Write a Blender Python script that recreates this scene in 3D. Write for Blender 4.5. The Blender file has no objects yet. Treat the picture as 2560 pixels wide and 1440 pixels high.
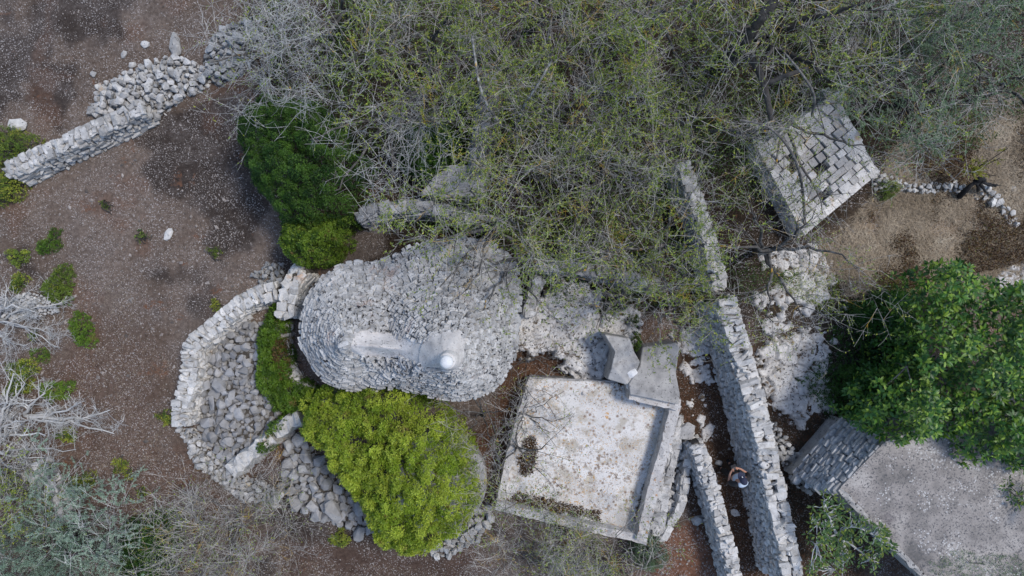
import bpy, bmesh, math
import numpy as np
from mathutils import Vector, Matrix

# ------------------------------------------------------------------ camera, sky, sun, exposure
C = bpy.context.scene.collection
SC = bpy.context.scene
CAM_H = 20.0
LENS = 24.0
cam_d = bpy.data.cameras.new('camera'); cam = bpy.data.objects.new('camera', cam_d); C.objects.link(cam)
cam.location = (0, 0, CAM_H); cam.rotation_euler = (0, 0, 0)
cam_d.lens = LENS; cam_d.sensor_width = 36; cam_d.clip_end = 600; cam_d.clip_start = .1
SC.camera = cam
SUN_EL, SUN_AZ = math.radians(60), math.radians(20)     # azimuth measured from +x towards +y (the sun stands to the right)
w = bpy.data.worlds.new('World'); SC.world = w; w.use_nodes = True
nt = w.node_tree; nt.nodes.clear()
sky = nt.nodes.new('ShaderNodeTexSky'); sky.sky_type = 'NISHITA'; sky.sun_disc = False
sky.sun_elevation = SUN_EL; sky.sun_rotation = math.pi/2 - SUN_AZ
sky.air_density = 1.0; sky.dust_density = 1.0; sky.ozone_density = 1.0
bg = nt.nodes.new('ShaderNodeBackground'); bg.inputs['Strength'].default_value = 0.13
wo = nt.nodes.new('ShaderNodeOutputWorld')
nt.links.new(sky.outputs[0], bg.inputs[0]); nt.links.new(bg.outputs[0], wo.inputs[0])
sd = bpy.data.lights.new('sun', 'SUN'); sun = bpy.data.objects.new('sun', sd); C.objects.link(sun)
sd.energy = 1.5; sd.angle = math.radians(12); sd.color = (1, .93, .84)
sdir = Vector((math.cos(SUN_EL)*math.cos(SUN_AZ), math.cos(SUN_EL)*math.sin(SUN_AZ), math.sin(SUN_EL)))
sun.rotation_euler = sdir.to_track_quat('Z', 'Y').to_euler(); sun.location = (30, 10, 30)
SC.view_settings.view_transform = 'Standard'; SC.view_settings.look = 'None'
SC.view_settings.exposure = 0.75; SC.view_settings.gamma = 1.0; SC.view_settings.use_curve_mapping = False

# ------------------------------------------------------------------ basic maths
rng = np.random.default_rng(7)
F = 2560*LENS/36.0
def W(px, py, z=0.0):
    s = (CAM_H-z)/F
    return np.array([(px-1280)*s, (720-py)*s])
def WP(poly, z=0.0):
    return np.array([W(a, b, z) for a, b in poly])
def hash2(ix, iy, seed):
    h = (ix.astype(np.int64)*374761393 + iy.astype(np.int64)*668265263 + seed*974634777) & 0x7fffffff
    h = (h ^ (h >> 13))*1274126177 & 0x7fffffff
    h = (h ^ (h >> 16)) & 0xffffff
    return h/float(0xffffff)
def vnoise(x, y, seed=0):
    x = np.asarray(x, float); y = np.asarray(y, float)
    ix = np.floor(x); iy = np.floor(y); fx = x-ix; fy = y-iy
    fx = fx*fx*(3-2*fx); fy = fy*fy*(3-2*fy)
    a = hash2(ix, iy, seed); b = hash2(ix+1, iy, seed); c = hash2(ix, iy+1, seed); d = hash2(ix+1, iy+1, seed)
    return (a*(1-fx)+b*fx)*(1-fy)+(c*(1-fx)+d*fx)*fy
def fbm(x, y, seed=0, o=4):
    x = np.asarray(x, float); y = np.asarray(y, float); s = 0; a = 1; t = 0
    for i in range(o):
        s = s+a*vnoise(x*2**i+17.3*i, y*2**i+9.1*i, seed+i); t += a; a *= .55
    return s/t
def sstep(a, b, x):
    t = np.clip((x-a)/(b-a), 0, 1); return t*t*(3-2*t)
def sdf(P, poly):
    """signed distance to a polygon, positive inside"""
    P = np.atleast_2d(P)[:, :2]; n = len(poly); d = np.full(len(P), 1e9); ins = np.zeros(len(P), bool)
    for i in range(n):
        a = poly[i]; b = poly[(i+1) % n]; e = b-a; v = P-a
        t = np.clip((v@e)/max(e@e, 1e-9), 0, 1)
        q = v-t[:, None]*e; d = np.minimum(d, np.sqrt((q**2).sum(1)))
        c = ((a[1] > P[:, 1]) != (b[1] > P[:, 1]))
        with np.errstate(divide='ignore', invalid='ignore'):
            xi = (b[0]-a[0])*(P[:, 1]-a[1])/(b[1]-a[1] if b[1] != a[1] else 1e-9)+a[0]
        ins ^= c & (P[:, 0] < xi)
    return np.where(ins, d, -d)
def unit(v):
    return v/np.maximum(np.linalg.norm(v, axis=-1, keepdims=True), 1e-9)

def ground_z(x, y):
    x = np.asarray(x, float); y = np.asarray(y, float)
    z = .14*(fbm(x*.22, y*.22, 3, 3)-.5)+.05*(fbm(x*1.3, y*1.3, 5, 3)-.5)
    z = z-.10*np.exp(-((x-6.5-.0*y)**2)/.6)*sstep(1, -3, y)
    return z
def gz(x, y): return float(ground_z(x, y))

# ------------------------------------------------------------------ meshes
def mesh_np(name, V, faces, mat=None, smooth=False, tone=None, col=None):
    me = bpy.data.meshes.new(name); V = np.asarray(V, np.float32)
    if not isinstance(faces, list): faces = [faces]
    faces = [np.asarray(f, np.int32) for f in faces if len(f)]
    me.vertices.add(len(V)); me.vertices.foreach_set('co', V.ravel())
    nl = sum(f.size for f in faces); nf = sum(len(f) for f in faces)
    me.loops.add(nl); me.loops.foreach_set('vertex_index', np.concatenate([f.ravel() for f in faces]))
    starts = []; s = 0
    for f in faces:
        starts.append(s+np.arange(len(f))*f.shape[1]); s += f.size
    me.polygons.add(nf); me.polygons.foreach_set('loop_start', np.concatenate(starts).astype(np.int32))
    me.polygons.foreach_set('use_smooth', np.full(nf, smooth))
    me.update(calc_edges=True)
    if tone is not None:
        a = me.attributes.new('tone', 'FLOAT', 'POINT'); a.data.foreach_set('value', np.asarray(tone, np.float32))
    if col is not None:
        a = me.attributes.new('zone', 'FLOAT_COLOR', 'POINT'); a.data.foreach_set('color', np.asarray(col, np.float32).ravel())
    if mat: me.materials.append(mat)
    return me
def thing(name, label, cat, loc, group=None):
    o = bpy.data.objects.new(name, None); o.empty_display_size = .2; C.objects.link(o)
    o.location = loc; o['label'] = label; o['category'] = cat
    if group: o['group'] = group
    return o
def put(name, me, parent=None, kind=None, label=None, cat=None, group=None):
    """link a mesh given in world coordinates, as a part when it has a parent"""
    o = bpy.data.objects.new(name, me); C.objects.link(o)
    if parent is not None:
        o.parent = parent
        l = parent.get('_w'); base = Vector(parent.location) if l is None else Vector(l)
        o.matrix_parent_inverse = Matrix.Translation(-base)
    if kind: o['kind'] = kind
    if label: o['label'] = label
    if cat: o['category'] = cat
    if group: o['group'] = group
    return o

def grid_sheet(x0, x1, y0, y1, res, zf, keep=None):
    nx = int((x1-x0)/res)+2; ny = int((y1-y0)/res)+2
    X, Y = np.meshgrid(np.linspace(x0, x1, nx), np.linspace(y0, y1, ny)); X = X.ravel(); Y = Y.ravel()
    Z = zf(X, Y); V = np.stack([X, Y, Z], 1)
    i = np.arange(ny-1)[:, None]*nx+np.arange(nx-1)[None]; i = i.ravel()
    Q = np.stack([i, i+1, i+1+nx, i+nx], 1)
    if keep is not None:
        k = keep(X, Y); Q = Q[k[Q].all(1)]
        used = np.unique(Q); m = np.full(len(V), -1); m[used] = np.arange(len(used)); V = V[used]; Q = m[Q]
    return V, Q

# ------------------------------------------------------------------ materials
def _mix(nt, fac, a, b, mode='MIX'):
    m = nt.nodes.new('ShaderNodeMix'); m.data_type = 'RGBA'; m.blend_type = mode
    for sock, v in ((0, fac), (6, a), (7, b)):
        if isinstance(v, (int, float)): m.inputs[sock].default_value = v
        elif isinstance(v, tuple): m.inputs[sock].default_value = (*v[:3], 1)
        else: nt.links.new(v, m.inputs[sock])
    return m.outputs[2]
def _ramp(nt, fac, stops):
    r = nt.nodes.new('ShaderNodeValToRGB'); e = r.color_ramp.elements
    while len(e) < len(stops): e.new(.5)
    for k, (p, c) in enumerate(stops):
        e[k].position = p; e[k].color = (*c, 1) if isinstance(c, tuple) else (c, c, c, 1)
    nt.links.new(fac, r.inputs[0]); return r.outputs[0]
def _pos(nt): return nt.nodes.new('ShaderNodeNewGeometry').outputs['Position']
def _noise(nt, vec, scale, detail=6, rough=.6, dist=0):
    n = nt.nodes.new('ShaderNodeTexNoise'); n.inputs['Scale'].default_value = scale; n.inputs['Detail'].default_value = detail
    n.inputs['Roughness'].default_value = rough; n.inputs['Distortion'].default_value = dist
    nt.links.new(vec, n.inputs['Vector']); return n.outputs['Fac']
def _vor(nt, vec, scale, rand=1.0):
    n = nt.nodes.new('ShaderNodeTexVoronoi'); n.inputs['Scale'].default_value = scale; n.inputs['Randomness'].default_value = rand
    nt.links.new(vec, n.inputs['Vector']); return n
def _tone(nt):
    a = nt.nodes.new('ShaderNodeAttribute'); a.attribute_name = 'tone'
    o = nt.nodes.new('ShaderNodeObjectInfo')
    s = nt.nodes.new('ShaderNodeMath'); s.operation = 'ADD'; nt.links.new(a.outputs['Fac'], s.inputs[0]); nt.links.new(o.outputs['Random'], s.inputs[1])
    f = nt.nodes.new('ShaderNodeMath'); f.operation = 'FRACT'; nt.links.new(s.outputs[0], f.inputs[0]); return f.outputs[0]
def _start(name):
    m = bpy.data.materials.new(name); m.use_nodes = True; nt = m.node_tree
    b = nt.nodes['Principled BSDF']; return m, nt, b
def _bump(nt, b, h, strength, dist=.03):
    n = nt.nodes.new('ShaderNodeBump'); n.inputs['Strength'].default_value = strength; n.inputs['Distance'].default_value = dist
    nt.links.new(h, n.inputs['Height']); nt.links.new(n.outputs[0], b.inputs['Normal'])
def stone_mat(name, stops, scale=3, tonevar=.35, spots=(), bump=.6, bscale=25, zone=False, rough=.95):
    """stops: albedo ramp over a noise; spots: (colour, scale, lo, hi, kind) — lichen and dirt laid over it"""
    m, nt, b = _start(name); p = _pos(nt)
    c = _ramp(nt, _noise(nt, p, scale, 8, .62), stops)
    if zone:
        a = nt.nodes.new('ShaderNodeAttribute'); a.attribute_name = 'zone'
        c = _mix(nt, 1.0, a.outputs['Color'], c, 'MULTIPLY')
    for s in spots:
        colr, sc, lo, hi, kind = s[:5]
        if kind == 'v':
            v = _vor(nt, p, sc); f = _ramp(nt, v.outputs['Distance'], [(lo, 1.0), (hi, 0.0)])
            pick = _ramp(nt, _noise(nt, v.outputs['Position'], 1.7, 1), [(s[5], 0.0), (s[5]+.04, 1.0)])
            f = _mix(nt, 1.0, f, pick, 'MULTIPLY')
        else:
            f = _ramp(nt, _noise(nt, p, sc, 5, .65, .3), [(lo, 0.0), (hi, 1.0)])
            if len(s) > 5:
                f = _mix(nt, 1.0, f, _ramp(nt, _noise(nt, p, s[5], 2), [(s[6], 0.0), (s[6]+.08, 1.0)]), 'MULTIPLY')
        c = _mix(nt, f, c, colr)
    if tonevar:
        t = _tone(nt); mr = nt.nodes.new('ShaderNodeMapRange'); nt.links.new(t, mr.inputs[0])
        mr.inputs[3].default_value = 1-tonevar; mr.inputs[4].default_value = 1+tonevar*.6
        cmb = nt.nodes.new('ShaderNodeCombineColor')
        for k in range(3): nt.links.new(mr.outputs[0], cmb.inputs[k])
        c = _mix(nt, 1.0, c, cmb.outputs[0], 'MULTIPLY')
    nt.links.new(c, b.inputs['Base Color']); b.inputs['Roughness'].default_value = rough
    b.inputs['Specular IOR Level'].default_value = .15
    _bump(nt, b, _noise(nt, p, bscale, 8, .7), bump, .05)
    return m
def leaf_mat(name, c1, c2, c3=None, trans=.3, rough=.45, nscale=1.5, spec=.35, dry=0.):
    m, nt, b = _start(name)
    c = _ramp(nt, _tone(nt), [(0, c1), (.55, c2), (1, c3 or c2)])
    n = _ramp(nt, _noise(nt, _pos(nt), nscale, 3), [(.3, .72), (.7, 1.25)])
    c = _mix(nt, 1.0, c, n, 'MULTIPLY')
    if dry: c = _mix(nt, _ramp(nt, _noise(nt, _pos(nt), 2.6, 5, .7), [(.60, 0.0), (.66, dry)]), c, (.22, .14, .06))
    nt.links.new(c, b.inputs['Base Color']); b.inputs['Roughness'].default_value = rough; b.inputs['Specular IOR Level'].default_value = spec
    t = nt.nodes.new('ShaderNodeBsdfTranslucent'); nt.links.new(c, t.inputs[0])
    ms = nt.nodes.new('ShaderNodeMixShader'); ms.inputs[0].default_value = trans
    nt.links.new(b.outputs[0], ms.inputs[1]); nt.links.new(t.outputs[0], ms.inputs[2])
    nt.links.new(ms.outputs[0], nt.nodes['Material Output'].inputs[0]); return m
BLACK = (.025, .025, .028)
LIME = [(.25, (.22, .215, .21)), (.45, (.42, .415, .405)), (.62, (.56, .55, .535)), (.8, (.66, .65, .63))]
M = {}
M['lime'] = stone_mat('limestone', LIME, 5, .3, [(BLACK, 16, .60, .66, 'n'), ((.5, .36, .24), 1.1, .66, .74, 'n')], .8)
M['lime_bright'] = stone_mat('bright_limestone', [(.25, (.30, .29, .28)), (.45, (.52, .51, .49)), (.7, (.70, .685, .66))], 5, .25,
                             [(BLACK, 14, .62, .67, 'n'), ((.55, .40, .30), 1.3, .64, .72, 'n')], .8)
M['lime_grey'] = stone_mat('grey_limestone', [(.25, (.16, .165, .17)), (.5, (.32, .325, .33)), (.75, (.48, .485, .48))], 5, .35, [(BLACK, 16, .60, .66, 'n')], .8)
M['rubble'] = stone_mat('rubble_limestone', [(.25, (.20, .20, .205)), (.5, (.31, .31, .315)), (.75, (.42, .415, .405))], 4, .3, [((.42, .30, .22), .9, .64, .72, 'n'), ((.10, .10, .105), 18, .64, .70, 'n')], .5)
M['trullo'] = stone_mat('trullo_slabs', [(.25, (.27, .27, .27)), (.45, (.44, .44, .435)), (.65, (.57, .565, .555)), (.82, (.65, .645, .63))], 4, .3,
                        [(BLACK, 10, .55, .60, 'n', .7, .44), ((.40, .31, .27), 1.2, .60, .72, 'n'), ((.18, .18, .185), 5, .60, .68, 'n')], .8)
M['core'] = stone_mat('rubble_core', [(.3, (.05, .045, .04)), (.7, (.13, .12, .11))], 8, 0, (), .6)
M['plaster'] = stone_mat('weathered_plaster', [(.25, (.33, .31, .30)), (.5, (.52, .50, .485)), (.75, (.64, .62, .60))], 3, .1, [((.2, .2, .205), 22, .58, .66, 'n')], .35)
M['ridge'] = stone_mat('pale_ridge_mortar', [(.25, (.42, .40, .39)), (.5, (.60, .58, .57)), (.75, (.70, .68, .67))], 4, 0, [((.25, .24, .24), 14, .58, .64, 'n')], .8)
M['plaster_grey'] = stone_mat('grey_plaster', [(.3, (.20, .20, .20)), (.5, (.34, .335, .33)), (.75, (.46, .455, .44))], 3, .1, [((.10, .10, .10), 18, .58, .66, 'n')], .4)
M['pinnacle'] = stone_mat('whitewashed_stone', [(.3, (.55, .56, .57)), (.7, (.74, .74, .74))], 6, 0, (), .3)
M['bedrock'] = stone_mat('bedrock_limestone', [(.22, (.32, .31, .30)), (.42, (.56, .545, .53)), (.6, (.70, .685, .665)), (.8, (.76, .74, .72))], 2.2, 0,
                         [(BLACK, 12, .56, .61, 'n', 1.2, .44), ((.16, .12, .08), 4.5, .58, .64, 'n'), ((.12, .12, .12), 30, .62, .66, 'n')], 1.0, 14)
M['terrace'] = stone_mat('terrace_plaster', [(.25, (.44, .43, .41)), (.45, (.59, .58, .565)), (.75, (.73, .72, .70))], 1.2, 0,
                         [((.44, .41, .36), 2.2, .52, .62, 'n'), ((.58, .50, .34), 3.0, .62, .74, 'n'), ((.24, .20, .17), 9, .54, .62, 'n', .5, .50), ((.24, .18, .14), 7, .12, .40, 'v', .50), ((.50, .26, .06), 11, .60, .65, 'n', .9, .52), ((.46, .27, .09), 20, .58, .63, 'n', .5, .42), (BLACK, 26, .61, .66, 'n')], .4)
M['parapet'] = stone_mat('lichened_parapet', [(.25, (.36, .34, .32)), (.5, (.53, .51, .49)), (.75, (.66, .64, .61))], 4, .15,
                         [((.48, .24, .08), 5, .63, .68, 'n'), ((.20, .18, .16), 16, .56, .62, 'n')], .7)
M['block'] = stone_mat('pale_stone_block', [(.25, (.42, .40, .385)), (.5, (.62, .60, .575)), (.8, (.74, .72, .69))], 4, .3, [((.05, .05, .05), 24, .60, .66, 'n'), ((.5, .37, .25), 1.5, .60, .70, 'n')], .7)
M['slate'] = stone_mat('dark_roof_slab', [(.25, (.24, .245, .25)), (.5, (.37, .38, .39)), (.8, (.50, .51, .52))], 6, .3, [(BLACK, 24, .66, .70, 'n')], .5)
M['roof'] = stone_mat('roof_concrete', [(.32, (.12, .115, .11)), (.5, (.27, .25, .235)), (.68, (.42, .395, .37))], .9, 0,
                      [((.09, .09, .095), 22, .52, .62, 'n'), ((.50, .49, .47), 8, .12, .3, 'v', .56), ((.5, .5, .5), 15, .16, .34, 'v', .53), ((.5, .3, .08), 4, .70, .73, 'n'), ((.08, .07, .08), 1.2, .60, .74, 'n')], .4)
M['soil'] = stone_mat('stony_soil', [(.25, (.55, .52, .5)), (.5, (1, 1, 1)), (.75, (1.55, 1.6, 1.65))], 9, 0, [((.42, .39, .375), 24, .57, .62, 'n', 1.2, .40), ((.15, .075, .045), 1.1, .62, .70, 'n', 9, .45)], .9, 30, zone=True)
M['pebble'] = stone_mat('pebbles', [(.3, (.15, .125, .11)), (.7, (.36, .33, .31))], 2, .6, (), .3)
M['bark'] = stone_mat('grey_bark', [(.3, (.05, .048, .045)), (.52, (.11, .105, .10)), (.75, (.30, .295, .28))], 6, 0, [((.45, .28, .05), 3.5, .62, .68, 'n')], .5)
M['limb_pale'] = stone_mat('lichened_limb', [(.35, (.09, .088, .085)), (.5, (.20, .20, .19)), (.62, (.46, .46, .44))], 7, 0, [((.45, .28, .05), 3.5, .62, .68, 'n')], .5)
M['bark_dark'] = stone_mat('dark_bark', [(.3, (.03, .028, .026)), (.7, (.09, .085, .08))], 8, 0, (), .6)
M['twig'] = stone_mat('twigs', [(.3, (.22, .21, .20)), (.55, (.42, .405, .38)), (.8, (.60, .585, .55))], 3, .45, [((.45, .29, .05), 1.3, .57, .64, 'n')], 0)
M['twig_pale'] = stone_mat('pale_dead_twigs', [(.3, (.34, .34, .335)), (.6, (.52, .52, .51)), (.85, (.64, .64, .63))], 3, .3, (), 0)
M['twig_brown'] = stone_mat('brown_dead_twigs', [(.3, (.06, .042, .032)), (.7, (.16, .125, .10))], 3, .3, (), 0)
M['house_edge'] = stone_mat('roof_edge_stones', [(.3, (.25, .24, .23)), (.7, (.46, .45, .43))], 6, 0, [(BLACK, 12, .56, .62, 'n')], .8)
M['char'] = stone_mat('charred_wood', [(.3, (.012, .012, .013)), (.7, (.03, .03, .033))], 8, 0, (), .6, rough=.6)
M['straw'] = stone_mat('dry_grass', [(.3, (.25, .20, .14)), (.6, (.43, .36, .27)), (.8, (.56, .50, .40))], 1, .4, (), 0)
M['litter'] = stone_mat('brown_litter', [(.3, (.085, .042, .024)), (.7, (.19, .105, .065))], 2, .4, (), 0)
M['leaf'] = leaf_mat('small_green_leaves', (.075, .13, .02), (.17, .25, .035), (.40, .42, .06))
M['leaf_grey'] = leaf_mat('grey_green_leaves', (.08, .14, .065), (.14, .22, .11), (.23, .31, .18))
M['lime_bush'] = leaf_mat('bright_shrub_leaves', (.075, .15, .014), (.21, .31, .025), (.46, .54, .07), dry=.7)
M['dark_bush'] = leaf_mat('dark_shrub_leaves', (.014, .045, .010), (.04, .11, .016), (.10, .20, .03))
M['ivy'] = leaf_mat('ivy_leaves', (.035, .08, .012), (.10, .19, .018), (.22, .33, .04), dry=.8)
M['leaf_silver'] = leaf_mat('silvery_leaves', (.14, .22, .15), (.24, .33, .25), (.36, .43, .36))
M['under'] = leaf_mat('undergrowth_leaves', (.035, .065, .017), (.07, .125, .028), (.13, .19, .04))
M['fig'] = leaf_mat('fig_leaves', (.016, .065, .014), (.06, .17, .024), (.25, .38, .045), spec=.5)
M['sapling'] = leaf_mat('sapling_leaves', (.045, .10, .03), (.085, .16, .05), (.22, .27, .04))
M['moss'] = leaf_mat('moss', (.045, .022, .012), (.10, .05, .025), (.17, .12, .04), nscale=6)

# ------------------------------------------------------------------ stones
def hull_mesh(name, pts, bevel=0):
    bm = bmesh.new(); vs = [bm.verts.new(p) for p in pts]
    r = bmesh.ops.convex_hull(bm, input=vs)
    bmesh.ops.delete(bm, geom=[v for v in bm.verts if not v.link_faces], context='VERTS')
    bmesh.ops.recalc_face_normals(bm, faces=bm.faces)
    bmesh.ops.triangulate(bm, faces=bm.faces)
    V = np.array([v.co[:] for v in bm.verts]); bm.verts.index_update()
    T = np.array([[v.index for v in f.verts] for f in bm.faces]); bm.free(); return V, T
TPL = {'rock': [], 'slab': [], 'block': []}
for k in range(14):
    a = unit(rng.normal(size=(15, 3)))*rng.uniform(.85, 1.05, (15, 1)); a = np.sign(a)*np.abs(a)**.8*.52
    TPL['rock'].append(hull_mesh('rock', a))
for k in range(10):
    c = np.array([[x, y, z] for x in (-.5, .5) for y in (-.5, .5) for z in (-.5, .5)])*rng.uniform(.78, 1.0, (8, 3))
    e = np.array([[0, .52, 0], [0, -.52, 0], [.52, 0, .1], [-.52, 0, .1]])*rng.uniform(.9, 1.03, (4, 3)); e[:, :2] += rng.uniform(-.15, .15, (4, 2))
    TPL['slab'].append(hull_mesh('slab', np.vstack([c, e])))
for k in range(8):
    c = []
    for x in (-1, 1):
        for y in (-1, 1):
            j = rng.uniform(.93, 1, 2)*.5; q = rng.uniform(.04, .09)
            c += [[x*(j[0]-q), y*j[1], .5], [x*j[0], y*(j[1]-q), .5], [x*j[0], y*j[1], .38], [x*j[0], y*j[1], -.5]]
    TPL['block'].append(hull_mesh('block', np.array(c)))
_mc = {}
def tpl_mesh(kind, k, mat):
    key = (kind, k, mat.name)
    if key not in _mc:
        V, T = TPL[kind][k]; _mc[key] = mesh_np(kind+'_stone', V, T, mat)
    return _mc[key]
def rotm(rx, ry, rz):
    cx, sx, cy, sy, cz, sz = np.cos(rx), np.sin(rx), np.cos(ry), np.sin(ry), np.cos(rz), np.sin(rz)
    R = np.empty((len(np.atleast_1d(rx)), 3, 3))
    R[:, 0, 0] = cz*cy; R[:, 0, 1] = cz*sy*sx-sz*cx; R[:, 0, 2] = cz*sy*cx+sz*sx
    R[:, 1, 0] = sz*cy; R[:, 1, 1] = sz*sy*sx+cz*cx; R[:, 1, 2] = sz*sy*cx-cz*sx
    R[:, 2, 0] = -sy; R[:, 2, 1] = cy*sx; R[:, 2, 2] = cy*cx
    return R
class Stones:
    def __init__(s): s.L = []
    def add(s, loc, rot, scl, kind='rock', pri=None):
        s.L.append((loc, rot, scl, kind, (scl[0]*scl[1]*(1 if pri is None else pri))))
    def finish(s, parent, mat, name='stone', limit=300, rest='stone_infill'):
        s.L.sort(key=lambda q: -q[4])
        for loc, rot, scl, kind, _ in s.L[:limit]:
            o = bpy.data.objects.new(name, tpl_mesh(kind, int(rng.integers(len(TPL[kind]))), mat)); C.objects.link(o)
            o.location = loc; o.rotation_euler = rot; o.scale = scl
            o.parent = parent; o.matrix_parent_inverse = Matrix.Translation(-Vector(parent.location))
        R = s.L[limit:]
        if R:
            VV = []; TT = []; TN = []; n = 0
            loc = np.array([q[0] for q in R], float); rot = np.array([q[1] for q in R], float); scl = np.array([q[2] for q in R], float)
            RM = rotm(rot[:, 0], rot[:, 1], rot[:, 2])
            for i, q in enumerate(R):
                V, T = TPL[q[3]][int(rng.integers(len(TPL[q[3]])))]
                VV.append((V*scl[i])@RM[i].T+loc[i]); TT.append(T+n); TN.append(np.full(len(V), rng.random())); n += len(V)
            put(rest, mesh_np(rest, np.vstack(VV), np.vstack(TT), mat, tone=np.concatenate(TN)), parent, kind='stuff')

def resample(P, step):
    P = np.asarray(P, float); d = np.linalg.norm(np.diff(P, axis=0), axis=1); s = np.concatenate([[0], np.cumsum(d)])
    n = max(2, int(s[-1]/step)+1); t = np.linspace(0, s[-1], n)
    return np.stack([np.interp(t, s, P[:, k]) for k in range(P.shape[1])], 1), s[-1]
def smooth_path(P, it=2):
    P = np.asarray(P, float)
    for _ in range(it):
        Q = [P[0]]
        for a, b in zip(P[:-1], P[1:]): Q += [a*.75+b*.25, a*.25+b*.75]
        Q.append(P[-1]); P = np.array(Q)
    return P
def path_at(P, s_arr):
    d = np.linalg.norm(np.diff(P, axis=0), axis=1); s = np.concatenate([[0], np.cumsum(d)])
    q = np.stack([np.interp(s_arr, s, P[:, k]) for k in range(2)], -1)
    e = .05; t = np.stack([np.interp(s_arr+e, s, P[:, k])-np.interp(s_arr-e, s, P[:, k]) for k in range(2)], -1)
    return q, unit(t), s[-1]
def strip_solid(P, w0, w1, z0f, z1f, jit=0.0, seed=0, step=.2):
    """solid band along a path: widths at bottom/top, heights from functions; closed"""
    Q, _ = resample(P, step); n = len(Q); T = unit(np.gradient(Q, axis=0)); N = np.stack([-T[:, 1], T[:, 0]], 1)
    r = np.random.default_rng(seed); j = lambda: r.uniform(-jit, jit, n)
    a = Q+N*(w0/2+j())[:, None]; b = Q+N*(w1/2+j())[:, None]; c = Q-N*(w1/2+j())[:, None]; d = Q-N*(w0/2+j())[:, None]
    zb = z0f(Q[:, 0], Q[:, 1]); zt = z1f(Q[:, 0], Q[:, 1])
    m = Q+N*0
    rows = [np.c_[a, zb], np.c_[b, zt+j()], np.c_[m, zt+jit*.5+j()], np.c_[c, zt+j()], np.c_[d, zb]]
    V = np.stack(rows, 1).reshape(-1, 3); F4 = []
    for i in range(n-1):
        for k in range(4): F4.append([i*5+k, i*5+k+1, (i+1)*5+k+1, (i+1)*5+k])
    for k in range(1): pass
    V = np.vstack([V]); caps = [[0, 4, 3, 2, 1], [(n-1)*5+q for q in (0, 1, 2, 3, 4)]]
    return V, [np.array(F4)[:, ::-1], np.array(caps)]

def drystone(name, label, pts, ztop, wtop, wbase, L=.26, hc=.15, cap='flat', mat='lime', limit=300, cat='wall', group=None, taper=None, z0=0., capL=None):
    P = smooth_path(WP(pts, ztop), 2); mid = P[len(P)//2]
    t = thing(name, label, cat, (mid[0], mid[1], gz(*mid)), group)
    top = lambda x, y: 0*x+ztop-.10
    put('rubble_core', mesh_np('rubble_core', *strip_solid(P, wbase-.22, wtop-.16, lambda x, y: ground_z(x, y)-.1, top, .02, 1, .3), M['core']), t)
    S = Stones(); total = path_at(P, np.array([0.]))[2]
    z = z0; k = 0
    while z < ztop-.02:
        f = z/ztop; off = (wbase*(1-f)+wtop*f)/2-.09
        for side in (1, -1):
            s = rng.uniform(0, L)*.5
            while s < total:
                l = L*rng.uniform(.6, 1.45); q, tg, _ = path_at(P, np.array([s+l/2])); q = q[0]; tg = tg[0]; nn = np.array([-tg[1], tg[0]])*side
                p = q+nn*(off+rng.uniform(-.025, .03)); vis = 1.0 if (nn@(-p)) > 0 else .35
                ang = math.atan2(tg[1], tg[0])
                S.add((p[0], p[1], z+hc/2+gz(*p)*(1-f)), (rng.uniform(-.2, .2), rng.uniform(-.15, .15), ang+rng.uniform(-.15, .15)),
                      (l*1.1, rng.uniform(.2, .3), hc*rng.uniform(1.0, 1.45)), 'rock' if rng.random() < .6 else 'slab', vis)
                s += l
        z += hc*rng.uniform(.85, 1.15); k += 1
    cl = capL or L
    if cap == 'flat':
        rows = max(1, int(round(wtop/.22)))
        for r_ in range(rows):
            s = rng.uniform(0, .1)
            while s < total:
                l = cl*rng.uniform(.6, 1.3); q, tg, _ = path_at(P, np.array([s+l/2])); q = q[0]; tg = tg[0]; nn = np.array([-tg[1], tg[0]])
                o = ((r_+.5)/rows-.5)*wtop; p = q+nn*(o+rng.uniform(-.03, .03))
                S.add((p[0], p[1], ztop-.06+rng.uniform(-.03, .05)), (rng.uniform(-.3, .3), rng.uniform(-.3, .3), math.atan2(tg[1], tg[0])+rng.uniform(-.5, .5)),
                      (l*1.12, wtop/rows*rng.uniform(.95, 1.3), rng.uniform(.12, .2)), 'rock' if rng.random() < .6 else 'slab', 1.5); s += l
    else:
        s = 0
        while s < total:
            th = rng.uniform(.055, .17); q, tg, _ = path_at(P, np.array([s+th/2])); q = q[0]; tg = tg[0]; nn = np.array([-tg[1], tg[0]])
            ang = math.atan2(tg[1], tg[0]); parts = 1 if rng.random() < .7 else 2
            for h in range(parts):
                wl = wtop/parts*rng.uniform(.75, 1.25); o = ((h+.5)/parts-.5)*wtop+rng.uniform(-.07, .07); p = q+nn*o
                S.add((p[0], p[1], ztop-.07+rng.uniform(-.09, .09)), (rng.uniform(-.35, .35), rng.uniform(-.4, .4), ang+rng.uniform(-.4, .4)),
                      (th*1.15, wl, rng.uniform(.22, .36)), 'slab' if rng.random() < .35 else 'rock', 2.0)
            s += th
    S.finish(t, M[mat], limit=limit); return t

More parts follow.
